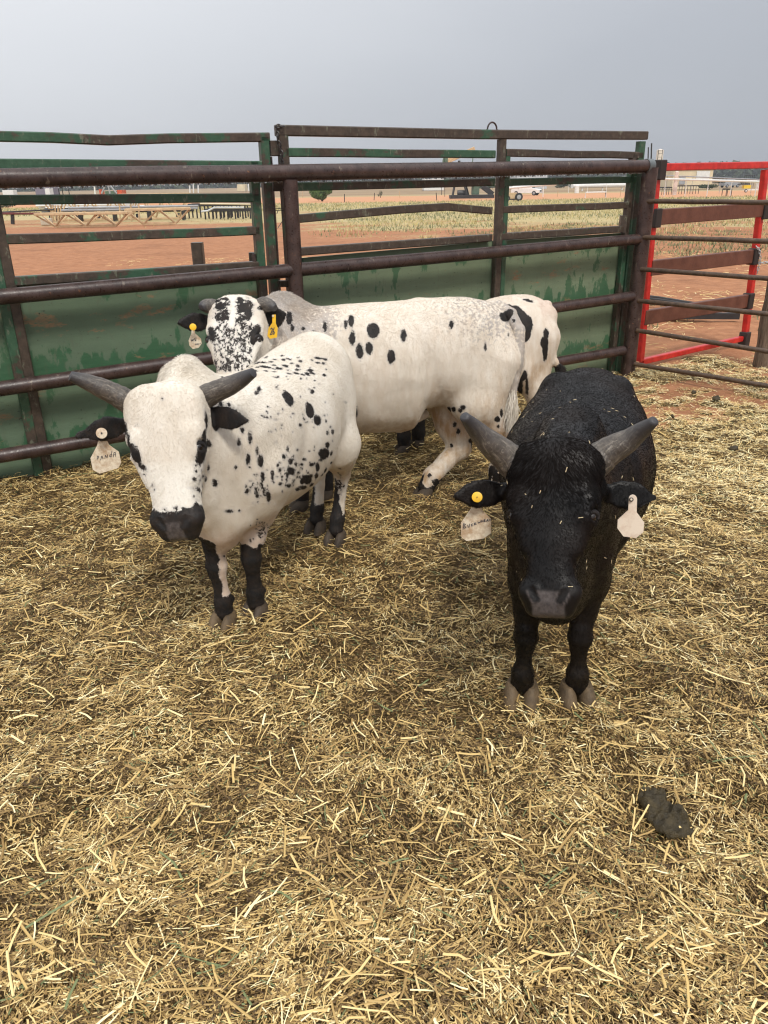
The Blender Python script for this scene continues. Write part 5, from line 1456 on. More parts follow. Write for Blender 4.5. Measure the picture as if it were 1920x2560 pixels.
def straws(name, P, yaw, pitch, Ln, Wd, tint, green, bend, mat, label):
    "P (n,3) centres; roof-section strips with one bend"
    n = len(P)
    d = np.stack([np.cos(yaw) * np.cos(pitch), np.sin(yaw) * np.cos(pitch), np.sin(pitch)], -1)
    s = np.stack([-np.sin(yaw), np.cos(yaw), np.zeros(n)], -1)
    s = s + np.stack([np.zeros(n), np.zeros(n), rng.normal(0, .35, n)], -1); s /= np.linalg.norm(s, axis=1)[:, None]
    u = np.cross(d, s)
    v = np.zeros((n, 9, 3), np.float32)
    for i, t in enumerate((-.5, .03, .5)):
        c = P + d * (t * Ln)[:, None] + s * ((abs(t) * bend) * Ln)[:, None] + u * ((.25 - t * t) * bend * .35 * Ln)[:, None]
        for j, q in enumerate((-.5, 0, .5)):
            v[:, i * 3 + j] = c + s * (q * Wd)[:, None] + u * ((.32 if j == 1 else 0) * Wd)[:, None]
    f0 = np.array([(0, 1, 4, 3), (1, 2, 5, 4), (3, 4, 7, 6), (4, 5, 8, 7)])
    f = (f0[None] + (np.arange(n) * 9)[:, None, None]).reshape(-1, 4)
    me = bpy.data.meshes.new(name)
    me.vertices.add(n * 9); me.vertices.foreach_set('co', v.ravel())
    me.loops.add(f.size); me.loops.foreach_set('vertex_index', f.astype(np.int32).ravel())
    me.polygons.add(len(f)); me.polygons.foreach_set('loop_start', np.arange(0, f.size, 4, dtype=np.int32))
    me.update(calc_edges=True)
    add_attr(me, 'tint', np.repeat(tint, 9)); add_attr(me, 'green', np.repeat(green, 9))
    me.materials.append(mat)
    o = bpy.data.objects.new(name, me); C.objects.link(o)
    tag(o, label, kind='stuff'); return o
def scatter(n, y0=.55, y1=7.2, pw=1.5):
    out = []
    need = n
    while need > 0:
        m = need * 3
        # density ~ 1/d^pw in a fan in front of the camera
        uu = rng.random(m); e = 2 - pw
        d = (y0 ** e + uu * (y1 ** e - y0 ** e)) ** (1 / e)
        x = (rng.random(m) * 2 - 1) * (d * .62 + .75)
        a_, b_ = fence_side(x, d); b_ = b_ + .75 + .9 * (vnoise(x, d, 1.1, 21) - .5) + rng.exponential(.25, m) * (rng.random(m) < .5)
        ok = (a_ > -.13) & (b_ > 0)
        q = np.stack([x[ok], d[ok]], -1)[:need]; out.append(q); need -= len(q)
    return np.concatenate(out)
NS = 520000
Q = scatter(NS)
d_ = np.hypot(Q[:, 0], Q[:, 1])
cls = rng.random(NS)
Ln = np.where(cls < .25, rng.uniform(.005, .014, NS), np.where(cls < .72, rng.uniform(.007, .022, NS), np.where(cls < .97, rng.uniform(.016, .042, NS), rng.uniform(.035, .09, NS))))
Wd = np.where(cls < .25, rng.uniform(.0028, .0055, NS), np.where(cls < .70, rng.uniform(.0012, .0028, NS), np.where(cls < .955, rng.uniform(.0012, .0028, NS), rng.uniform(.0016, .0038, NS))))
grow = 1 + .10 * np.clip(d_ - 2, 0, 6); Ln *= grow * .95; Wd *= grow
wet = sstep(vnoise(Q[:, 0], Q[:, 1], 1.3, 31) * .6 + vnoise(Q[:, 0], Q[:, 1], 4.2, 32) * .4, .36, .66)
dry_right = sstep(Q[:, 0] - .18 * Q[:, 1], -.1, 1.1) * sstep(Q[:, 1], 2.4, 4.2)
near_dry = sstep(Q[:, 1], 1.9, 1.1)
tint = np.where(rng.random(NS) < .48, rng.beta(2, 3, NS) * .50 + .05, .38 + rng.beta(2.2, 2.4, NS) * .55) - (cls < .25) * .10
mat_ = sstep(vnoise(Q[:, 0], Q[:, 1], 9, 33) * .6 + vnoise(Q[:, 0], Q[:, 1], 22, 34) * .4, .38, .62)
tint = tint + (mat_ - .6) * .22
tint = tint + (wet - .5) * .04 + .05 * sstep(Q[:, 1], 1.6, 2.2) * sstep(Q[:, 1], 4.5, 3.0) + dry_right * .26 + near_dry * .0 + (cls > .955) * rng.uniform(0, .35, NS) + (rng.random(NS) < .06) * .25
# straw tint lowered below and around the animals
for (cx, cy, r_) in ((-.45, 2.9, .85), (.25, 3.7, 1.0), (.6, 2.4, .55), (-1.6, 3.4, .7)):
    tint -= .07 * np.exp(-((Q[:, 0] - cx) ** 2 + (Q[:, 1] - cy) ** 2) / r_ ** 2)
tint = np.clip(tint, .02, 1)
zo = rng.random(NS) ** 1.3 * .030
z = litz(Q[:, 0], Q[:, 1]) + .016 + zo
yaw = rng.uniform(0, 2 * np.pi, NS) * .75 + vnoise(Q[:, 0], Q[:, 1], 2.4, 41) * 7.0
P_ = np.stack([Q[:, 0], Q[:, 1], z], -1)
straws('straw', P_, yaw, rng.normal(0, .20, NS), Ln, Wd, tint, (rng.random(NS) < .035).astype(float), np.abs(rng.normal(0, .09, NS)), STRAW, 'loose chopped straw and hay covering the pen floor')
# few long bright stalks on top
NB = 5500
Q = scatter(NB, pw=1.3); 
zb = litz(Q[:, 0], Q[:, 1]) + .045 + rng.random(NB) * .012
straws('straw_stalks', np.stack([Q[:, 0], Q[:, 1], zb], -1), rng.uniform(0, 6.28, NB), rng.normal(0, .10, NB), np.exp(rng.normal(-2.85, .42, NB)), rng.uniform(.0024, .0062, NB), np.clip(rng.normal(.62, .16, NB), 0, 1), (rng.random(NB) < .03) * 1., np.abs(rng.normal(0, .12, NB)), STRAW,
       'longer pale straw stalks lying on top of the bedding')
# straw blown onto the red dirt behind the gate and fence
NO = 16000
X_ = rng.uniform(-6, 9, NO); Y_ = 5 + rng.random(NO) ** 1.6 * 14
a_, b_ = fence_side(X_, Y_)
clump = vnoise(X_, Y_, .9, 51)
ok = ((a_ < -.25) | (b_ < -.2)) & (clump + rng.normal(0, .12, NO) > .60); X_, Y_ = X_[ok], Y_[ok]; m = len(X_)
straws('scattered_straw', np.stack([X_, Y_, terr(X_, Y_) + .015 + rng.random(m) * .02], -1), rng.uniform(0, 6.28, m), rng.normal(0, .1, m), rng.uniform(.04, .16, m), rng.uniform(.004, .009, m), np.clip(rng.normal(.72, .13, m), 0, 1), np.zeros(m), np.abs(rng.normal(0, .1, m)), STRAW,
       'thin straw scattered over the red dirt outside the pen')

# stray dung
DUNG = flat_mat('dung', (.040, .028, .009), .55, .5, 40, 1.0)
def lump(name, label, px, py, balls, h=.0035, group=None):
    c = gnd(px, py); c[2] = float(litz(c[0], c[1])) + .045
    S = Sdf(h)
    for bx, by, bz, r, sq in balls: S.ball(c + np.array([bx, by, bz]), r, .02, (np.array([0, 0, 1.]), sq))
    v, F = S.mesh(1)
    v = v + np.stack([vnoise(v[:, 0], v[:, 1], 38, 1) - .5, vnoise(v[:, 1], v[:, 0], 38, 2) - .5, (vnoise(v[:, 0], v[:, 1], 30, 3) - .5) * 1.1], -1) * .014
    v[:, 2] += (vnoise(v[:, 0], v[:, 1], 90, 6) - .5) * .014 + (vnoise(v[:, 0], v[:, 1], 180, 7) - .5) * .007
    me = fast_mesh(name, v - c, F); me.materials.append(DUNG); o = bpy.data.objects.new(name, me); C.objects.link(o); o.location = c
    tag(o, label, 'dung', group); return o
lump('dung_pat', 'fresh dark dung pat with a smaller blob behind it on the straw, lower right', 1672, 2036, [(0.0, 0.0, -0.008, 0.0429, 2.4), (0.0148, -0.0259, -0.008, 0.0406, 2.4), (-0.0148, 0.0222, 0.0, 0.0312, 2.24), (-0.0333, 0.0148, 0.0, 0.0273, 2.08), (-0.0333, 0.0629, 0.005, 0.0234, 1.44), (-0.0148, 0.0777, 0.005, 0.0203, 1.28), (-0.0481, 0.0777, 0, 0.0187, 1.44), (0.0222, -0.0037, 0.012, 0.0234, 1.28), (0.0, 0.0703, 0.01, 0.014, 0.96)])
for px, py, r, lb in ((1790, 1000, .026, 'small dark clod on the bright straw nearest the tube gate'), (1836, 1120, .022, 'small flat dark clod on the straw at the far right edge'), (1735, 985, .014, 'tiny dark clod left of the clod near the tube gate'), (1682, 1045, .013, 'tiny brown clod just right of the black bull')):
    lump('dung_clod', lb, px, py, [(0, 0, 0, r, 1.4), (r * .8, .01, 0, r * .7, 1.4), (-r * .5, r * .5, r * .3, r * .6, 1.2)], .006, 'small clods on the straw')

# =================================================================== grass and weeds of the field
GR = M('field_grass', .8, .2)
t_ = GR.attr('tint'); rr = GR.nt.nodes.new('ShaderNodeValToRGB'); cr = rr.color_ramp
cr.elements[0].color = (.13, .155, .085, 1); cr.elements[1].position = 1; cr.elements[1].color = (.60, .50, .25, 1)
e = cr.elements.new(.35); e.color = (.27, .28, .15, 1); e = cr.elements.new(.65); e.color = (.45, .38, .17, 1)
GR.nt.links.new(t_, rr.inputs[0]); GR.col(rr.outputs[0]); GR = GR.mat
def grass(name, X, Y, hgt, wd, tint, label):
    n = len(X); a = rng.uniform(0, 6.28, n); Z = terr(X, Y) - .01
    lean = rng.normal(0, .35, (n, 2)) * hgt[:, None]
    v = np.zeros((n, 4, 3), np.float32); dx = np.cos(a) * wd / 2; dy = np.sin(a) * wd / 2
    v[:, 0] = np.stack([X - dx, Y - dy, Z], -1); v[:, 1] = np.stack([X + dx, Y + dy, Z], -1)
    v[:, 2] = np.stack([X + lean[:, 0] + dx * .25, Y + lean[:, 1] + dy * .25, Z + hgt], -1); v[:, 3] = np.stack([X + lean[:, 0] - dx * .25, Y + lean[:, 1] - dy * .25, Z + hgt], -1)
    me = fast_mesh(name, v.reshape(-1, 3), np.arange(n * 4).reshape(-1, 4), False)
    add_attr(me, 'tint', np.repeat(tint, 4)); me.materials.append(GR)
    o = bpy.data.objects.new(name, me); C.objects.link(o); tag(o, label, kind='stuff'); return o
n = 70000
Y_ = (18 ** .4 + rng.random(n) * (100 ** .4 - 18 ** .4)) ** 2.5; X_ = (rng.random(n) * 2 - 1) * Y_ * .62
cv = vnoise(X_, Y_ * .6, .22, 61) * .5 + vnoise(X_, Y_, .9, 62) * .5 + np.clip((Y_ - 18) / 26, 0, 1) * .38 - np.clip((-X_ - 1) / 3, 0, 1) * .6 * (Y_ < 62)
ok = cv + rng.normal(0, .07, n) > .62; X_, Y_ = X_[ok], Y_[ok]; m = len(X_)
sc_ = .6 + Y_ / 60
grass('field_grass', X_, Y_, rng.uniform(.03, .13, m) * np.minimum(sc_, 1.8), rng.uniform(.01, .03, m) * sc_ * 1.6, np.clip(rng.normal(.62, .2, m) - .4 * (vnoise(X_, Y_, .35, 63) > .62), 0, 1), 'dry yellow green grass covering the field behind the pens')
# grey green weeds growing in tufts on the red dirt
n = 2600; CX = rng.uniform(-9, 12, n); CY = 7.4 + rng.random(n) ** .8 * 26
a_, b_ = fence_side(CX, CY)
w_ = vnoise(CX, CY, .5, 71) + .35 * np.clip((CX - 2) / 3, -1, .4)
ok = ((a_ < -1) | (b_ < -.8)) & (w_ + rng.normal(0, .05, n) > .70); CX, CY = CX[ok], CY[ok]
k = 26; X_ = np.repeat(CX, k) + rng.normal(0, .075, len(CX) * k); Y_ = np.repeat(CY, k) + rng.normal(0, .075, len(CX) * k); m = len(X_)
grass('weeds', X_, Y_, rng.uniform(.02, .09, m), rng.uniform(.008, .018, m), np.clip(rng.normal(.16, .15, m), 0, 1), 'grey green weed tufts growing on the red dirt beyond the gates')

# =================================================================== things beyond the pens
WHT = flat_mat('white_paint', (.72, .72, .70), .4, .08, 3, 0); CREAM = flat_mat('cream_sheet', (.66, .56, .38), .6, .1, .8, 0); TAN = flat_mat('tan_primer', (.50, .36, .21), .7, .2, 5, .1)
BLK = flat_mat('black_steel', (.025, .024, .025), .5, .3, 6, 0); GRY = flat_mat('grey_sheet', (.30, .31, .33), .5, .15, 2, 0); SILV = flat_mat('silver_tank', (.48, .50, .52), .35, .15, 2, 0)
GLS = flat_mat('car_glass', (.02, .025, .03), .12, .1, 2, 0); TYRE = flat_mat('tyre', (.02, .02, .02), .8, .2, 9, 0); YEL = flat_mat('yellow_paint', (.70, .50, .03), .45, .1, 3, 0)
ORG = flat_mat('orange_red', (.50, .09, .04), .5, .2, 3, 0); DKG = flat_mat('dull_green', (.08, .13, .09), .6, .2, 3, 0); PUR = flat_mat('grey_violet', (.17, .15, .19), .6, .1, 2, 0); CONC = flat_mat('concrete', (.42, .36, .28), .85, .2, 3, .2)
def bgp(px, py, Y):
    "point on a pixel ray at distance Y"
    return KN(px, py, Y)
def foot(px, py): return tgnd(px, py)
def rel(name, label, cat, px, py, group=None, Y=None):
    f = foot(px, py) if Y is None else np.array([*KN(px, py, Y)[:2], tz(0, Y)])
    return thing(name, label, cat, tuple(f), group), f
def bx(mb, px0, px1, py0, py1, Y, dep, rot=0):
    a = KN(px0, py0, Y); b = KN(px1, py1, Y); c = (a + b) / 2; c[1] = Y + dep / 2
    mb.box(c, (abs(b[0] - a[0]), dep, abs(a[2] - b[2]))); return mb
def wheel(par, b, c, r, w_, ax=(0, 1, 0), rim=WHT):
    a = unit(np.array(ax, float)); c = np.array(c, float)
    o = MB().tube([c - a * w_ / 2, c - a * w_ * .35, c + a * w_ * .35, c + a * w_ / 2], [r * .93, r, r, r * .93], 20).build('wheel', TYRE, par, True, b)
    MB().tube([c - a * (w_ / 2 + .015), c - a * (w_ / 2 - .02)], r * .55, 14).build('rim', rim, o, True, b)
# --- pumpjack
Yp = 118
pj, b = rel('pumpjack', 'tan pumpjack with its beam tilted up to the right, seen through the tall panel', 'pumpjack', 1180, 497, Y=Yp)
kp = lambda px, py, dy=0: KN(px, py, Yp + dy)
MB().tube([kp(1119, 403), kp(1187, 372)], 1.0, sq=(.35, .62)).build('walking_beam', TAN, pj, False, b)
mb = MB(); hc = kp(1112, 408)
pts = [hc + np.array([.45 * math.cos(t) + .1, 0, 1.0 * math.sin(t)]) for t in np.linspace(math.pi * .6, math.pi * 1.4, 7)]
v = [p + np.array([0, -.2, 0]) for p in pts] + [p + np.array([0, .2, 0]) for p in pts]; nn_ = len(pts)
mb.add(v, [tuple(range(nn_)), tuple(range(nn_, 2 * nn_))[::-1]] + [(i, (i + 1) % nn_, nn_ + (i + 1) % nn_, nn_ + i) for i in range(nn_)])
mb.box(hc + np.array([.15, 0, 0]), (.5, .4, 1.5)); mb.build('horse_head', DKG, pj, False, b)
MB().tube([kp(1112, 418), kp(1112, 492)], .035, 8).build('polished_rod', BLK, pj, True, b)
for (x0, x1, dy) in ((1148, 1131, -.9), (1148, 1131, .9), (1148, 1168, -.9), (1148, 1172, .9)):
    MB().tube([kp(x0, 402), kp(x1, 492, dy)], 1.0, sq=(.24, .24)).build('samson_leg', BLK, pj, False, b)
MB().tube([kp(1184, 380, -.5), kp(1176, 455, -.5)], 1.0, sq=(.12, .12)).build('pitman_arm', DKG, pj, False, b)
MB().tube([kp(1184, 380, .5), kp(1176, 455, .5)], 1.0, sq=(.12, .12)).build('pitman_arm', DKG, pj, False, b)
mb = MB(); bx(mb, 1168, 1186, 447, 466, Yp - .7, .3); mb.build('crank_weight', DKG, pj, False, b)
mb = MB(); bx(mb, 1181, 1198, 465, 486, Yp - .3, 1.2); mb.build('gearbox', DKG, pj, False, b)
mb = MB(); bx(mb, 1126, 1236, 488, 495, Yp - 1.2, 2.4); mb.build('skid', BLK, pj, False, b)
mb = MB(); c_ = kp(1154, 483); mb.tube([c_ - np.array([.6, 0, 0]), c_ + np.array([.6, 0, 0])], .42, 14); mb.build('motor', BLK, pj, True, b)
MB().tube([kp(1206, 466), kp(1232, 486)], 1.0, sq=(.3, .7)).build('belt_guard', BLK, pj, False, b)
# --- white pickup / suv
def vehicle(name, label, cat, loc, rz, mat, L=5.2, W=1.9, Ht=1.85, bed=False):
    r = thing(name, label, cat, tuple(loc), None, rz)
    prof = [(-L / 2, .42), (-L / 2, 1.02), (-L / 2 + .18, 1.12), (-L / 2 + (.25 if not bed else 1.7), Ht), (.75, Ht), (1.35, 1.16), (L / 2 - .25, 1.02), (L / 2, .85), (L / 2, .42)]
    if bed: prof = [(-L / 2, .45), (-L / 2, 1.1), (-.75, 1.1), (-.62, Ht), (.7, Ht), (1.3, 1.15), (L / 2 - .2, 1.03), (L / 2, .85), (L / 2, .45)]
    v = []; 
    for sy, k in ((-1, 1), (-.92, 1.0), (.92, 1.0), (1, 1)):
        for (x, z) in prof:
            inset = .14 if z > 1.2 else 0
            v.append((x, sy * (W / 2 - inset), z - (.05 if abs(sy) == 1 else 0) * (z > .5)))
    n_ = len(prof); f = [tuple(range(n_))[::-1], tuple(range(3 * n_, 4 * n_))] + [(j * n_ + i, j * n_ + (i + 1) % n_, (j + 1) * n_ + (i + 1) % n_, (j + 1) * n_ + i) for j in range(3) for i in range(n_)]
    MB().add(v, f).build('body', mat, r)
    x0 = -L / 2 + .5 if not bed else -.5
    for sy in (-1, 1):
        xs_ = np.linspace(x0, .95, 4 if not bed else 3)
        for a_, c_ in zip(xs_[:-1], xs_[1:]):
            MB().box(((a_ + c_) / 2, sy * (W / 2 - .135), 1.42), (c_ - a_ - .1, .03, .42)).build('window', GLS, r)
        for wx in (-L / 2 + .95, L / 2 - .95):
            w1_ = MB().tube([(wx, sy * (W / 2 - .26), .38), (wx, sy * (W / 2 + .01), .38)], .38, 20).build('wheel', TYRE, r, True)
            MB().tube([(wx, sy * (W / 2 - .1), .38), (wx, sy * (W / 2 + .025), .38)], .22, 14).build('rim', GRY, w1_, True)
        MB().box((L / 2 + .005, sy * (W / 2 - .28), .78), (.04, .34, .18)).build('headlight', SILV, r)
    MB().box((L / 2 + .01, 0, .74), (.04, .95, .24)).build('grille', BLK, r)
    MB().box((L / 2 + .05, 0, .48), (.12, W - .05, .2)).build('bumper', SILV, r)
    ws_ = MB(); ws_.add([(.80, -.75, Ht - .1), (.80, .75, Ht - .1), (1.33, .82, 1.2), (1.33, -.82, 1.2), (.82, -.75, Ht - .08), (.82, .75, Ht - .08), (1.36, .82, 1.22), (1.36, -.82, 1.22)], [(0, 1, 2, 3), (4, 7, 6, 5), (0, 4, 5, 1), (1, 5, 6, 2), (2, 6, 7, 3), (3, 7, 4, 0)]).build('windscreen', GLS, r)
    return r
f = KN(1316, 490, 150); f[2] = tz(0, 150)
vehicle('parked_car', 'white sport utility vehicle parked on the red road, seen right of the pumpjack', 'car', f, math.radians(-28), WHT)
f = KN(1826, 455, 210); f[2] = tz(0, 210)
vehicle('parked_car', 'dark vehicle parked far off at the right, left of the rusty frame', 'car', f, math.radians(20), GRY, bed=True)
f = KN(22, 482, 230); f[2] = tz(0, 230)
# far left trailers
def simple_box(name, label, cat, px0, px1, py0, py1, Y, dep, mat, group=None, extra=None, wheels=False, roof=None):
    b = np.array([*KN((px0 + px1) / 2, py1, Y)[:2], tz(0, Y)]); o = thing(name, label, cat, tuple(b), group)
    a_, c_ = KN(px0, py0, Y), KN(px1, py1, Y); z0 = tz(0, Y) + (.6 if wheels else 0); z1 = a_[2]
    cx = (a_[0] + c_[0]) / 2; w_ = c_[0] - a_[0]
    MB().box((cx, Y + dep / 2, (z0 + z1) / 2), (w_, dep, z1 - z0), None, min(.06, w_ * .05)).build('wall' if not wheels else 'body', mat, o, False, b)
    if roof: MB().add([(cx - w_ * .53, Y - .3, z1), (cx + w_ * .53, Y - .3, z1), (cx + w_ * .53, Y + dep + .3, z1), (cx - w_ * .53, Y + dep + .3, z1), (cx - w_ * .5, Y + dep / 2, z1 + roof), (cx + w_ * .5, Y + dep / 2, z1 + roof)],
                      [(0, 1, 5, 4), (2, 3, 4, 5), (0, 4, 3), (1, 2, 5), (0, 3, 2, 1)]).build('roof', GRY, o, False, b)
    if wheels:
        for q in (.25, .38, .75): wheel(o, b, (a_[0] + w_ * q, Y + .1, tz(0, Y) + .42), .42, .25)
    return o, b, (cx, w_, z0, z1)
simple_box('trailer', 'long white trailer on the far plain at the left edge', 'trailer', 5, 33, 475.5, 480, 230, 2.5, WHT, wheels=True)
simple_box('shed', 'grey violet box shed on the plain at the far left', 'shed', 86, 131, 467, 481, 210, 5, PUR)
simple_box('trailer', 'small white trailer standing in front of the grey violet shed', 'trailer', 111, 124, 471, 478, 190, 2.2, WHT, wheels=True)
o, b, q = simple_box('metal_building', 'cream metal building with a large white door, far right', 'building', 1685, 1779, 424, 462, 190, 14, CREAM, roof=1.2)
mb = MB(); bx(mb, 1743, 1773, 428, 447, 189.8, .1); mb.build('door', WHT, o, False, b)
mb = MB(); bx(mb, 1700, 1712, 440, 461, 189.8, .1); mb.build('door', GRY, o, False, b)
simple_box('metal_building', 'long low grey metal building behind the white vehicle', 'building', 1292, 1368, 438, 450, 240, 12, SILV)
simple_box('metal_building', 'low white building between the tall panel and the pumpjack', 'building', 1060, 1110, 447, 455, 250, 10, WHT)
simple_box('tank_battery', 'pair of tan tanks on the horizon left of the panel gap', 'tank', 592, 612, 461, 470, 330, 6, CREAM)
# round tanks
def tank(name, label, px, pyt, pyb, r_px, Y, mat, group=None, dome=True):
    c = KN(px, pyb, Y); c[2] = tz(0, Y); r = r_px / FPX * Y * .93; z1 = KN(px, pyt, Y)[2]
    o = thing(name, label, 'tank', tuple(c), group)
    MB().tube([c, (c[0], c[1], z1)], r, 24).build('shell', mat, o, True, c)
    MB().tube([(c[0], c[1], z1), (c[0], c[1], z1 + r * .25), (c[0], c[1], z1 + r * .4)], [r, r * .7, r * .1], 24).build('dome', mat, o, True, c)
    return o
tank('storage_tank', 'white upright tank on the horizon beside the tan tanks', 623, 461, 470, 3.5, 330, WHT)
tank('storage_tank', 'small white upright tank on the red road behind the tall panel', 1442, 464, 478, 5.5, 165, WHT)
tank('separator_tank', 'tall white rust-stained vessel rising behind the end post', 1640, 376, 470, 8, 95, flat_mat('stained_white', (.62, .56, .50), .5, .3, 1.2, 0))
o = tank('wellhead', 'rust-stained white upright pipe in front of the cream building', 1687, 430, 475, 5, 120, flat_mat('stained_white_pipe', (.60, .50, .44), .5, .35, 1.5, 0))
c = KN(1646, 380, 94); mb = MB()
for dx in (0, .45): mb.tube([(c[0] + dx, 94, tz(0, 94)), (c[0] + dx, 94, KN(1646, 374, 94)[2])], .03, 6)
for k in range(14): z_ = tz(0, 94) + .4 + k * .35; mb.tube([(c[0], 94, z_), (c[0] + .45, 94, z_)], .02, 6)
lad = mb.build('ladder', BLK, None, True, (c[0], 94, tz(0, 94))); lad.location = (c[0], 94, tz(0, 94)); tag(lad, 'dark caged ladder fixed up the side of the tall white vessel', 'ladder')
def pole(label, px, pyt, pyb, Y, r, mat, name='utility_pole', group=None, lean=0):
    a_ = KN(px, pyb, Y); t = KN(px + lean, pyt, Y); z0 = tz(0, Y)
    o = MB().tube([(a_[0], Y, z0 - .05), (t[0], Y, t[2])], r, 8).build(name, mat, None, True, (a_[0], Y, z0)); o.location = (a_[0], Y, z0)
    return tag(o, label, 'pole', group)
pole('thin dark pole just left of the tall white vessel', 1629, 358, 470, 80, .07, BLK)
pole('shorter thin dark pole beside the end post top', 1621, 368, 470, 80, .06, BLK)
for i, (px, yt, lb) in enumerate(((146, 471, 'leftmost of three thin black leaning poles on the plain'), (155, 470, 'middle of three thin black leaning poles on the plain'), (171, 471, 'rightmost of three thin black leaning poles on the plain'))):
    pole(lb, px + 3, yt, 492, 60, .035, BLK, group='black leaning poles', lean=-3)
pole('white marker pole on the plain left of the orange machine', 236, 466, 492, 75, .07, WHT)
for px, lb in ((474, 'leftmost of three distant white poles'), (483, 'tallest of three distant white poles'), (495, 'rightmost of three distant white poles')):
    pole(lb, px, 457 if px != 474 else 463, 474, 300, .25, WHT, group='distant white poles')
# wire fence posts across the field
wf = [(757, 494, 476), (861, 505, 485), (935, 500, 482), (1000, 495, 478), (1092, 500, 482), (1104, 487, 466), (1393, 493, 478), (1514, 493, 476), (712, 500, 480), (1550, 492, 476)]
for i, (px, pyb, pyt) in enumerate(wf):
    f = foot(px, pyb); Yf = f[1]; t = KN(px, pyt, Yf)
    o = MB().tube([(f[0], Yf, f[2] - .1), (f[0] + random.uniform(-.1, .1), Yf, t[2])], .05, 6).build('fence_post', BLK if i % 3 else TAN, None, True, tuple(f)); o.location = tuple(f)
    tag(o, 'thin weathered post of the wire fence across the far field', 'post', 'posts of the far wire fence')
# white pipe goal frame
fA, fB = foot(1463, 495), foot(1510, 494); t = KN(1463, 481, fA[1])[2]
mb = MB().tube([fA, (fA[0], fA[1], t), (fB[0], fA[1], t), (fB[0], fA[1], fB[2])], .07, 8)
o = mb.build('white_goal', WHT, None, True, tuple(fA)); o.location = tuple(fA); tag(o, 'white goal-shaped pipe frame standing on the red road', 'frame')
# long white pipes
def longpipe(label, a_, b_, r, mat, legs=4, name='pipeline'):
    root = thing(name, label, 'pipe', (a_[0], a_[1], tz(0, a_[1])))
    bb = np.array([a_[0], a_[1], tz(0, a_[1])])
    MB().tube([a_, b_], r, 10).build('pipe', mat, root, True, bb)
    for k in range(legs):
        p = a_ + (b_ - a_) * (k + .5) / legs
        MB().tube([p, (p[0], p[1], tz(0, p[1]))], r * .4, 6).build('stand', mat, root, True, bb)
    return root
longpipe('long white pipe running across in front of the cream building', KN(1640, 447, 110), KN(1925, 455, 95), .13, WHT, 5)
longpipe('thin grey pipe high behind the long white pipe', KN(1640, 438, 150), KN(1925, 450, 120), .09, GRY, 4)
longpipe('white boom pipe slanting over the white vehicle', KN(1262, 471, 112), KN(1388, 460, 125), .16, WHT, 2)
longpipe('white pipe lying low in front of the distant trees', KN(1430, 465, 190), KN(1580, 462, 200), .5, WHT, 3)
longpipe('thin white rail pipe in front of distant trees', KN(1400, 447, 170), KN(1590, 441, 170), .12, WHT, 4)
# racks right
def rack(label, px0, px1, pyt, pyb, Y, mat, n, name='pipe_rack', group=None, dep=1.2):
    a_, b_ = KN(px0, pyt, Y), KN(px1, pyt, Y); z0 = tz(0, Y); base_ = np.array([a_[0], Y, z0])
    o = thing(name, label, 'rack', tuple(base_), group)
    for dy in (0, dep): MB().tube([(a_[0], Y + dy, a_[2]), (b_[0], Y + dy, a_[2])], 1.0, sq=(.1, .16)).build('beam', mat, o, False, base_)
    for k in range(n):
        x = a_[0] + (b_[0] - a_[0]) * k / (n - 1)
        for dy in (0, dep): MB().tube([(x, Y + dy, z0), (x, Y + dy, a_[2])], .045, 6).build('leg', mat, o, True, base_)
    return o
rack('low black pipe rack right of the stained white pipe', 1692, 1748, 465, 476, 130, BLK, 5)
rack('low black pipe rack between the red gate stile and the stained white pipe', 1644, 1680, 469, 477, 125, BLK, 4)
rack('rusty metal frame table high at the far right', 1867, 1887, 439, 447, 200, BLK, 3)
rack('small black bench in the field left of the yellow machine', 1817, 1830, 473, 476, 100, BLK, 2)
# trailer with wheel behind the tall panel
tt, b = rel('utility_trailer', 'white and tan utility trailer with a black wheel, left of the white vehicle', 'trailer', 1280, 503)
Yt = b[1]
mb = MB(); bx(mb, 1257, 1268, 466, 498, Yt, 1.2); mb.build('box', WHT, tt, False, b)
mb = MB(); bx(mb, 1268, 1292, 482, 497, Yt, 1.2); mb.build('cargo', TAN, tt, False, b)
mb = MB(); bx(mb, 1256, 1300, 497, 499.5, Yt, 1.4); mb.build('frame', BLK, tt, False, b)
c = KN(1297, 497, Yt - .1); wheel(tt, b, (c[0], Yt - .1, b[2] + .42), .42, .22, rim=GRY)
c = KN(1268, 499, Yt - .1); wheel(tt, b, (c[0], Yt - .1, b[2] + .3), .3, .2, rim=GRY)
# yellow machine
tt, b = rel('compressor', 'yellow engine on a small white trailer at the right edge of the field', 'machine', 1872, 481); Yt = b[1]
mb = MB(); bx(mb, 1861, 1877, 463, 471, Yt, .8); mb.build('engine_cover', YEL, tt, False, b)
mb = MB(); bx(mb, 1850, 1875, 459, 461.5, Yt, .6); mb.build('canopy', BLK, tt, False, b)
mb = MB(); bx(mb, 1862, 1896, 473.5, 475.5, Yt, .9); mb.build('frame', WHT, tt, False, b)
c = KN(1864, 478, Yt); wheel(tt, b, (c[0], Yt - .1, b[2] + .25), .25, .18)
MB().tube([KN(1885, 448, Yt), KN(1899, 476, Yt)], .05, 8).build('mast', WHT, tt, True, b)
mb = MB(); bx(mb, 1899, 1912, 455, 473, Yt + 3, .9)
o = mb.build('water_tank', WHT, None, False, (0, 0, 0)); tag(o, 'white block tank behind the yellow machine near the red gate stile', 'tank')
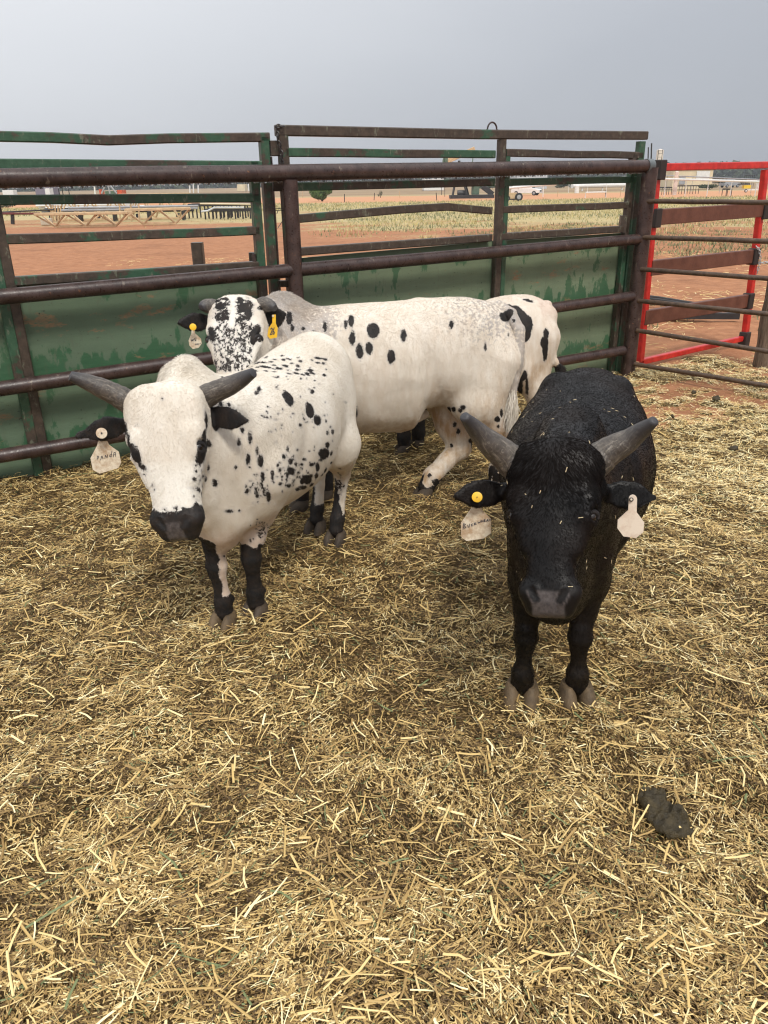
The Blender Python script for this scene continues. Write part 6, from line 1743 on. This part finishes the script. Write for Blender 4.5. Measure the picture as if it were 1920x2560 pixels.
# orange tripod machine on the left plain
tt, b = rel('tripod_rig', 'orange red rig with three grey legs on the left plain', 'rig', 275, 489, Y=85); Yt = 85
for x0 in (254, 275, 292): MB().tube([KN(268, 455, Yt), KN(x0, 484, Yt)], .09, 8).build('leg', GRY, tt, True, b)
mb = MB(); bx(mb, 247, 254, 473, 486, Yt, 1); mb.build('end_plate', ORG, tt, False, b)
mb = MB(); bx(mb, 262, 290, 478, 486, Yt, 1); mb.build('deck', DKG, tt, False, b)
mb = MB(); bx(mb, 292, 306, 475, 487, Yt, 1.4); mb.build('drum', ORG, tt, False, b)

# ---- trusses and steel stock on the left
def truss(label, pa_, pb_, ht, bays, d_off=.9, chord=.11, tilt=0.):
    a_ = foot(*pa_); b_ = foot(*pb_); base_ = a_.copy(); o = thing('steel_truss', label, 'truss', tuple(a_), 'tan steel trusses lying on the dirt')
    ax_ = unit((b_ - a_) * np.array([1, 1, 0])); Lt = np.linalg.norm((b_ - a_)[:2]); nr = np.array([-ax_[1], ax_[0], 0]); up = np.array([0, 0, 1.])
    A_, B_ = a_, a_ + ax_ * Lt
    for s_ in (-.5, .5):
        MB().tube([A_ + nr * d_off * s_ + up * ht, B_ + nr * d_off * s_ + up * ht], 1.0, sq=(chord, chord)).build('top_chord', TAN, o, False, base_)
    MB().tube([A_ + ax_ * Lt / bays * .5 + up * .05, B_ - ax_ * Lt / bays * .5 + up * .05], 1.0, sq=(chord, chord)).build('bottom_chord', TAN, o, False, base_)
    for k in range(bays):
        m_ = A_ + ax_ * Lt * (k + .5) / bays + up * .05
        for s_ in (-.5, .5):
            for q in (0, 1):
                t_ = A_ + ax_ * Lt * (k + q) / bays + nr * d_off * s_ + up * ht
                MB().tube([m_, t_], 1.0, sq=(chord * .6, chord * .6)).build('web', TAN, o, False, base_)
    return o
truss('nearest tan zigzag steel truss lying on the red dirt at the left', (100, 570), (330, 566), .60, 3, .8)
truss('second tan steel truss just right of the nearest one', (318, 564), (480, 560), .70, 2, .8)
truss('tan steel truss standing behind the nearest one, left end', (118, 553), (345, 549), 1.25, 4, .9)
truss('tan steel truss standing at the back near the panel gap', (300, 550), (478, 547), 1.35, 3, .9)
# uprights leaning
for i in range(11):
    px = (128, 133, 139, 146, 152, 188, 197, 238, 300, 328, 348)[i]; f = foot(px, 553); t = KN(px - 1, (512, 512, 513, 513, 514, 508, 512, 513, 508, 512, 512)[i], f[1])
    o = MB().tube([f, t], 1.0, sq=(.07, .07)).build('steel_upright', TAN, None, False, tuple(f)); o.location = tuple(f)
    tag(o, 'tan square steel upright standing among the trusses', 'upright', 'tan uprights among the trusses')
def stock(label, px0, px1, py, pyb, mat, n, r=.09, stackh=2):
    f = foot((px0 + px1) / 2, pyb); Yt = f[1]; a_, b_ = KN(px0, py, Yt), KN(px1, py, Yt)
    o = thing('pipe_stack', label, 'pipes', tuple(f), 'racks of steel pipe')
    for k in range(n):
        MB().tube([(a_[0] + random.uniform(-.4, .4), Yt + (k // stackh) * r * 2.1, a_[2] - (k % stackh) * r * 2.05), (b_[0] + random.uniform(-.4, .4), Yt + (k // stackh) * r * 2.1, a_[2] - (k % stackh) * r * 2.05)], r, 10).build('pipe', mat, o, True, f)
    for q in (.08, .36, .64, .92):
        x = a_[0] + (b_[0] - a_[0]) * q
        MB().tube([(x, Yt + .2, f[2]), (x, Yt + .2, a_[2] - stackh * r * 2)], 1.0, sq=(.12, .5)).build('bearer', BLK, o, False, f)
    return o
stock('white pipes racked behind the tan trusses, upper left', 101, 345, 514, 545, WHT, 4, .07)
stock('dark pipes racked low behind the tan trusses', 110, 470, 524, 548, BLK, 6, .08)
stock('grey channel racked across behind the trusses', 170, 480, 520, 552, GRY, 3, .06)
rack('black frame rack with a pale top rail behind the left panel', 470, 632, 513, 545, foot(550, 545)[1], BLK, 9, dep=1.0)
rack('lower black frame rack in front of the pale-topped rack', 512, 625, 526, 546, foot(560, 548)[1], BLK, 7, dep=1.0)
Yt = foot(560, 548)[1]
o = MB().tube([KN(503, 529, Yt - .3), KN(520, 527, Yt - .3), KN(536, 519, Yt - .3), KN(610, 519, Yt - .3)], .05, 8).build('bent_pipe', SILV, None, True, (0, 0, 0)); tag(o, 'pale bent pipe resting on the lower black rack', 'pipe')
o = MB().tube([KN(500, 509, Yt + 1), KN(640, 511, Yt + 1)], .045, 8).build('straight_pipe', CREAM, None, True, (0, 0, 0)); tag(o, 'straight pale pipe resting on top of the black frame rack', 'pipe')
# red rail on stubs, far left
f = foot(32, 560); Yt = f[1]; o = thing('low_rail', 'low dark red rail on a black stub post at the left edge', 'rail', tuple(f))
MB().tube([KN(-60, 536, Yt), KN(0, 534, Yt), KN(102, 534, Yt - .3)], .055, 8).build('rail', flat_mat('dark_red', (.12, .02, .015), .5, .2, 4, 0), o, True, f)
MB().tube([f, KN(31, 534, Yt)], 1.0, sq=(.16, .16)).build('stub', BLK, o, False, f)
MB().tube([KN(-60, 534, Yt + .6), KN(135, 524, Yt + .6)], .04, 8).build('rail', BLK, o, True, f)
f = foot(118, 562); o = MB().box((0, 0, .15), (.55, .4, .32), Matrix.Rotation(.3, 3, 'Z'), .03).build('concrete_block', CONC); o.location = tuple(f); tag(o, 'rough pale concrete block at the left end of the trusses', 'block')
# debris beyond the red gate
SHEET = flat_mat('green_sheet', (.06, .14, .08), .6, .2, 3, .1)
c = gnd(1650, 790); o = MB().box((0, 0, .03), (1.1, .5, .012), Matrix.Rotation(.25, 3, 'Z')).build('green_sheet', SHEET); o.location = (c[0], c[1], 0.0); tag(o, 'flat green board lying on the dirt beyond the red gate', 'board')
mb = MB(); 
for k in range(4): 
    a_ = gnd(1610, 745 + k * 6); b_ = gnd(1700, 762 + k * 5); mb.tube([a_ + np.array([0, 0, .03]), (a_ + b_) / 2 + np.array([0, .1, .035]), b_ + np.array([.2, -.2, .03])], .018, 8)
o = mb.build('black_hose', BLK, None, True, (0, 0, 0)); tag(o, 'loops of black hose on the dirt behind the red gate', 'hose')
c = gnd(1745, 800); o = MB().box((0, 0, .05), (.9, .07, .07), Matrix.Rotation(-.15, 3, 'Z')).build('black_bar', BLK); o.location = (c[0], c[1], 0.0); tag(o, 'short black bar lying beside the green board', 'bar')

# ---- bushes, trees
def mk_leaf(name, a, b):
    m = M(name, .7, .2); m.col(m.mix(m.attr('tint'), a, b)); return m.mat
LEAF = mk_leaf('leaf', (.045, .085, .025), (.17, .25, .075)); LEAFD = mk_leaf('leaf_dark', (.025, .040, .022), (.085, .11, .055)); BARK = flat_mat('bark', (.06, .045, .035), .9)
def foliage(name, c, size, n, leaf, mat, par=None, lobes=9):
    c = np.array(c); ctr = rng.normal(0, .42, (lobes, 3)) * np.array([1, .8, .55]); rad = rng.uniform(.28, .55, lobes)
    w_ = rng.choice(lobes, n); d = rng.normal(0, 1, (n, 3)); d /= np.linalg.norm(d, axis=1)[:, None]
    p = ctr[w_] + d * (rad[w_] * rng.random(n) ** .35)[:, None]; p[:, 2] = np.maximum(p[:, 2], -.75)
    P = p * np.array(size) + c
    a_ = rng.normal(0, 1, (n, 3)); a_ /= np.linalg.norm(a_, axis=1)[:, None]; b_ = np.cross(a_, rng.normal(0, 1, (n, 3))); b_ /= np.linalg.norm(b_, axis=1)[:, None]
    L_ = leaf * rng.uniform(.6, 1.3, n)[:, None]
    v = np.stack([P - a_ * L_ - b_ * L_ * .4, P + a_ * L_ - b_ * L_ * .4, P + a_ * L_ + b_ * L_ * .4, P - a_ * L_ + b_ * L_ * .4], 1)
    me = fast_mesh(name, v.reshape(-1, 3), np.arange(n * 4).reshape(-1, 4), False); add_attr(me, 'tint', np.repeat(np.clip(rng.normal(.5, .25, n), 0, 1), 4)); me.materials.append(mat)
    o = bpy.data.objects.new(name, me); C.objects.link(o)
    if par: o.parent = par
    return o
def bush(label, px, pyb, w_px, h_px, mat=LEAF, n=5000, cat='bush', name='bush', group=None, Y=None):
    f = foot(px, pyb) if Y is None else np.array([*KN(px, pyb, Y)[:2], tz(0, Y)]); k = f[1] * .95 / FPX; w_ = w_px * k; h_ = h_px * k
    o = thing(name, label, cat, tuple(f), group)
    foliage('crown', (0, 0, h_ * .46), (w_ * .46, w_ * .34, h_ * .52), n, max(w_, h_) * .022, mat, o)
    mb = MB()
    for q in range(4): mb.tube([(0, 0, -.1), (random.uniform(-.12, .12) * w_, random.uniform(-.1, .1) * w_, h_ * .3), (random.uniform(-.3, .3) * w_, random.uniform(-.2, .2) * w_, h_ * .62)], [.03 * h_, .02 * h_, .008 * h_], 7)
    mb.build('trunk', BARK, o, True)
    return o
bush('round green mesquite bush in the dry grass behind the brown post', 806, 503, 70, 42, n=7000)
bush('small grey green shrub in the field right of the mesquite bush', 951, 494, 13, 18, LEAFD, 900)
for px, pyb, w_, h_, lb in ((1668, 452, 34, 24, 'dark green tree behind the red gate stile, left of the cream building'), (1800, 446, 36, 20, 'dark tree against the sky right of the cream building'), (1850, 444, 34, 18, 'low green tree at the far right horizon'), (1905, 446, 30, 20, 'dark green tree at the right edge horizon'),
                         (1775, 462, 60, 16, 'green hedge-like bushes in front of the cream building'), (1490, 449, 60, 20, 'dark tree clump on the horizon behind the tall panel, left'), (1560, 447, 50, 22, 'dark tree clump on the horizon near the end post'), (1410, 450, 50, 14, 'low trees behind the grey building'),
                         (1220, 452, 60, 12, 'low trees on the horizon behind the pumpjack'), (20, 520, 60, 22, 'grey green scrub at the left edge behind the panel')):
    bush(lb, px, pyb, w_, h_, LEAFD, 2200, 'tree' if 'tree' in lb else 'bush', 'tree' if 'tree' in lb else 'bush', None, 260 if pyb < 455 else (None if pyb > 500 else 180))
# far wooded skyline
n = 46000; ang = rng.uniform(-.75, .75, n); R_ = rng.uniform(620, 760, n); X_ = R_ * np.sin(ang); Y_ = R_ * np.cos(ang)
hh = (4 + 7 * vnoise(X_, Y_ * 0, .012, 81) ** 2 + 3.5 * vnoise(X_, Y_ * 0, .06, 82)) * (1.0 + .5 * (X_ > 150)); Z_ = rng.random(n) * hh + tz(0, 500)
a_ = rng.normal(0, 1, (n, 3)); a_ /= np.linalg.norm(a_, axis=1)[:, None]; b_ = np.cross(a_, rng.normal(0, 1, (n, 3))); b_ /= np.linalg.norm(b_, axis=1)[:, None]
Pq = np.stack([X_, Y_, Z_], -1); L_ = rng.uniform(1.2, 2.6, n)[:, None]
v = np.stack([Pq - a_ * L_ - b_ * L_ * .6, Pq + a_ * L_ - b_ * L_ * .6, Pq + a_ * L_ + b_ * L_ * .6, Pq - a_ * L_ + b_ * L_ * .6], 1)
me = fast_mesh('treeline', v.reshape(-1, 3), np.arange(n * 4).reshape(-1, 4), False); add_attr(me, 'tint', np.repeat(rng.random(n), 4)); me.materials.append(LEAFD)
o = bpy.data.objects.new('treeline', me); C.objects.link(o); tag(o, 'far wooded line along the horizon', kind='stuff')

# ---- air
hz = bpy.data.materials.new('haze'); hz.use_nodes = True; t = hz.node_tree; t.nodes.clear()
ho = t.nodes.new('ShaderNodeOutputMaterial'); hv = t.nodes.new('ShaderNodeVolumePrincipled')
hv.inputs['Color'].default_value = (.80, .84, .90, 1); hv.inputs['Density'].default_value = .00042; hv.inputs['Anisotropy'].default_value = .2
t.links.new(hv.outputs[0], ho.inputs['Volume'])
o = MB().box((0, 0, 22), (1960, 1960, 56)).build('haze', hz); tag(o, 'thin grey rain haze', kind='stuff')
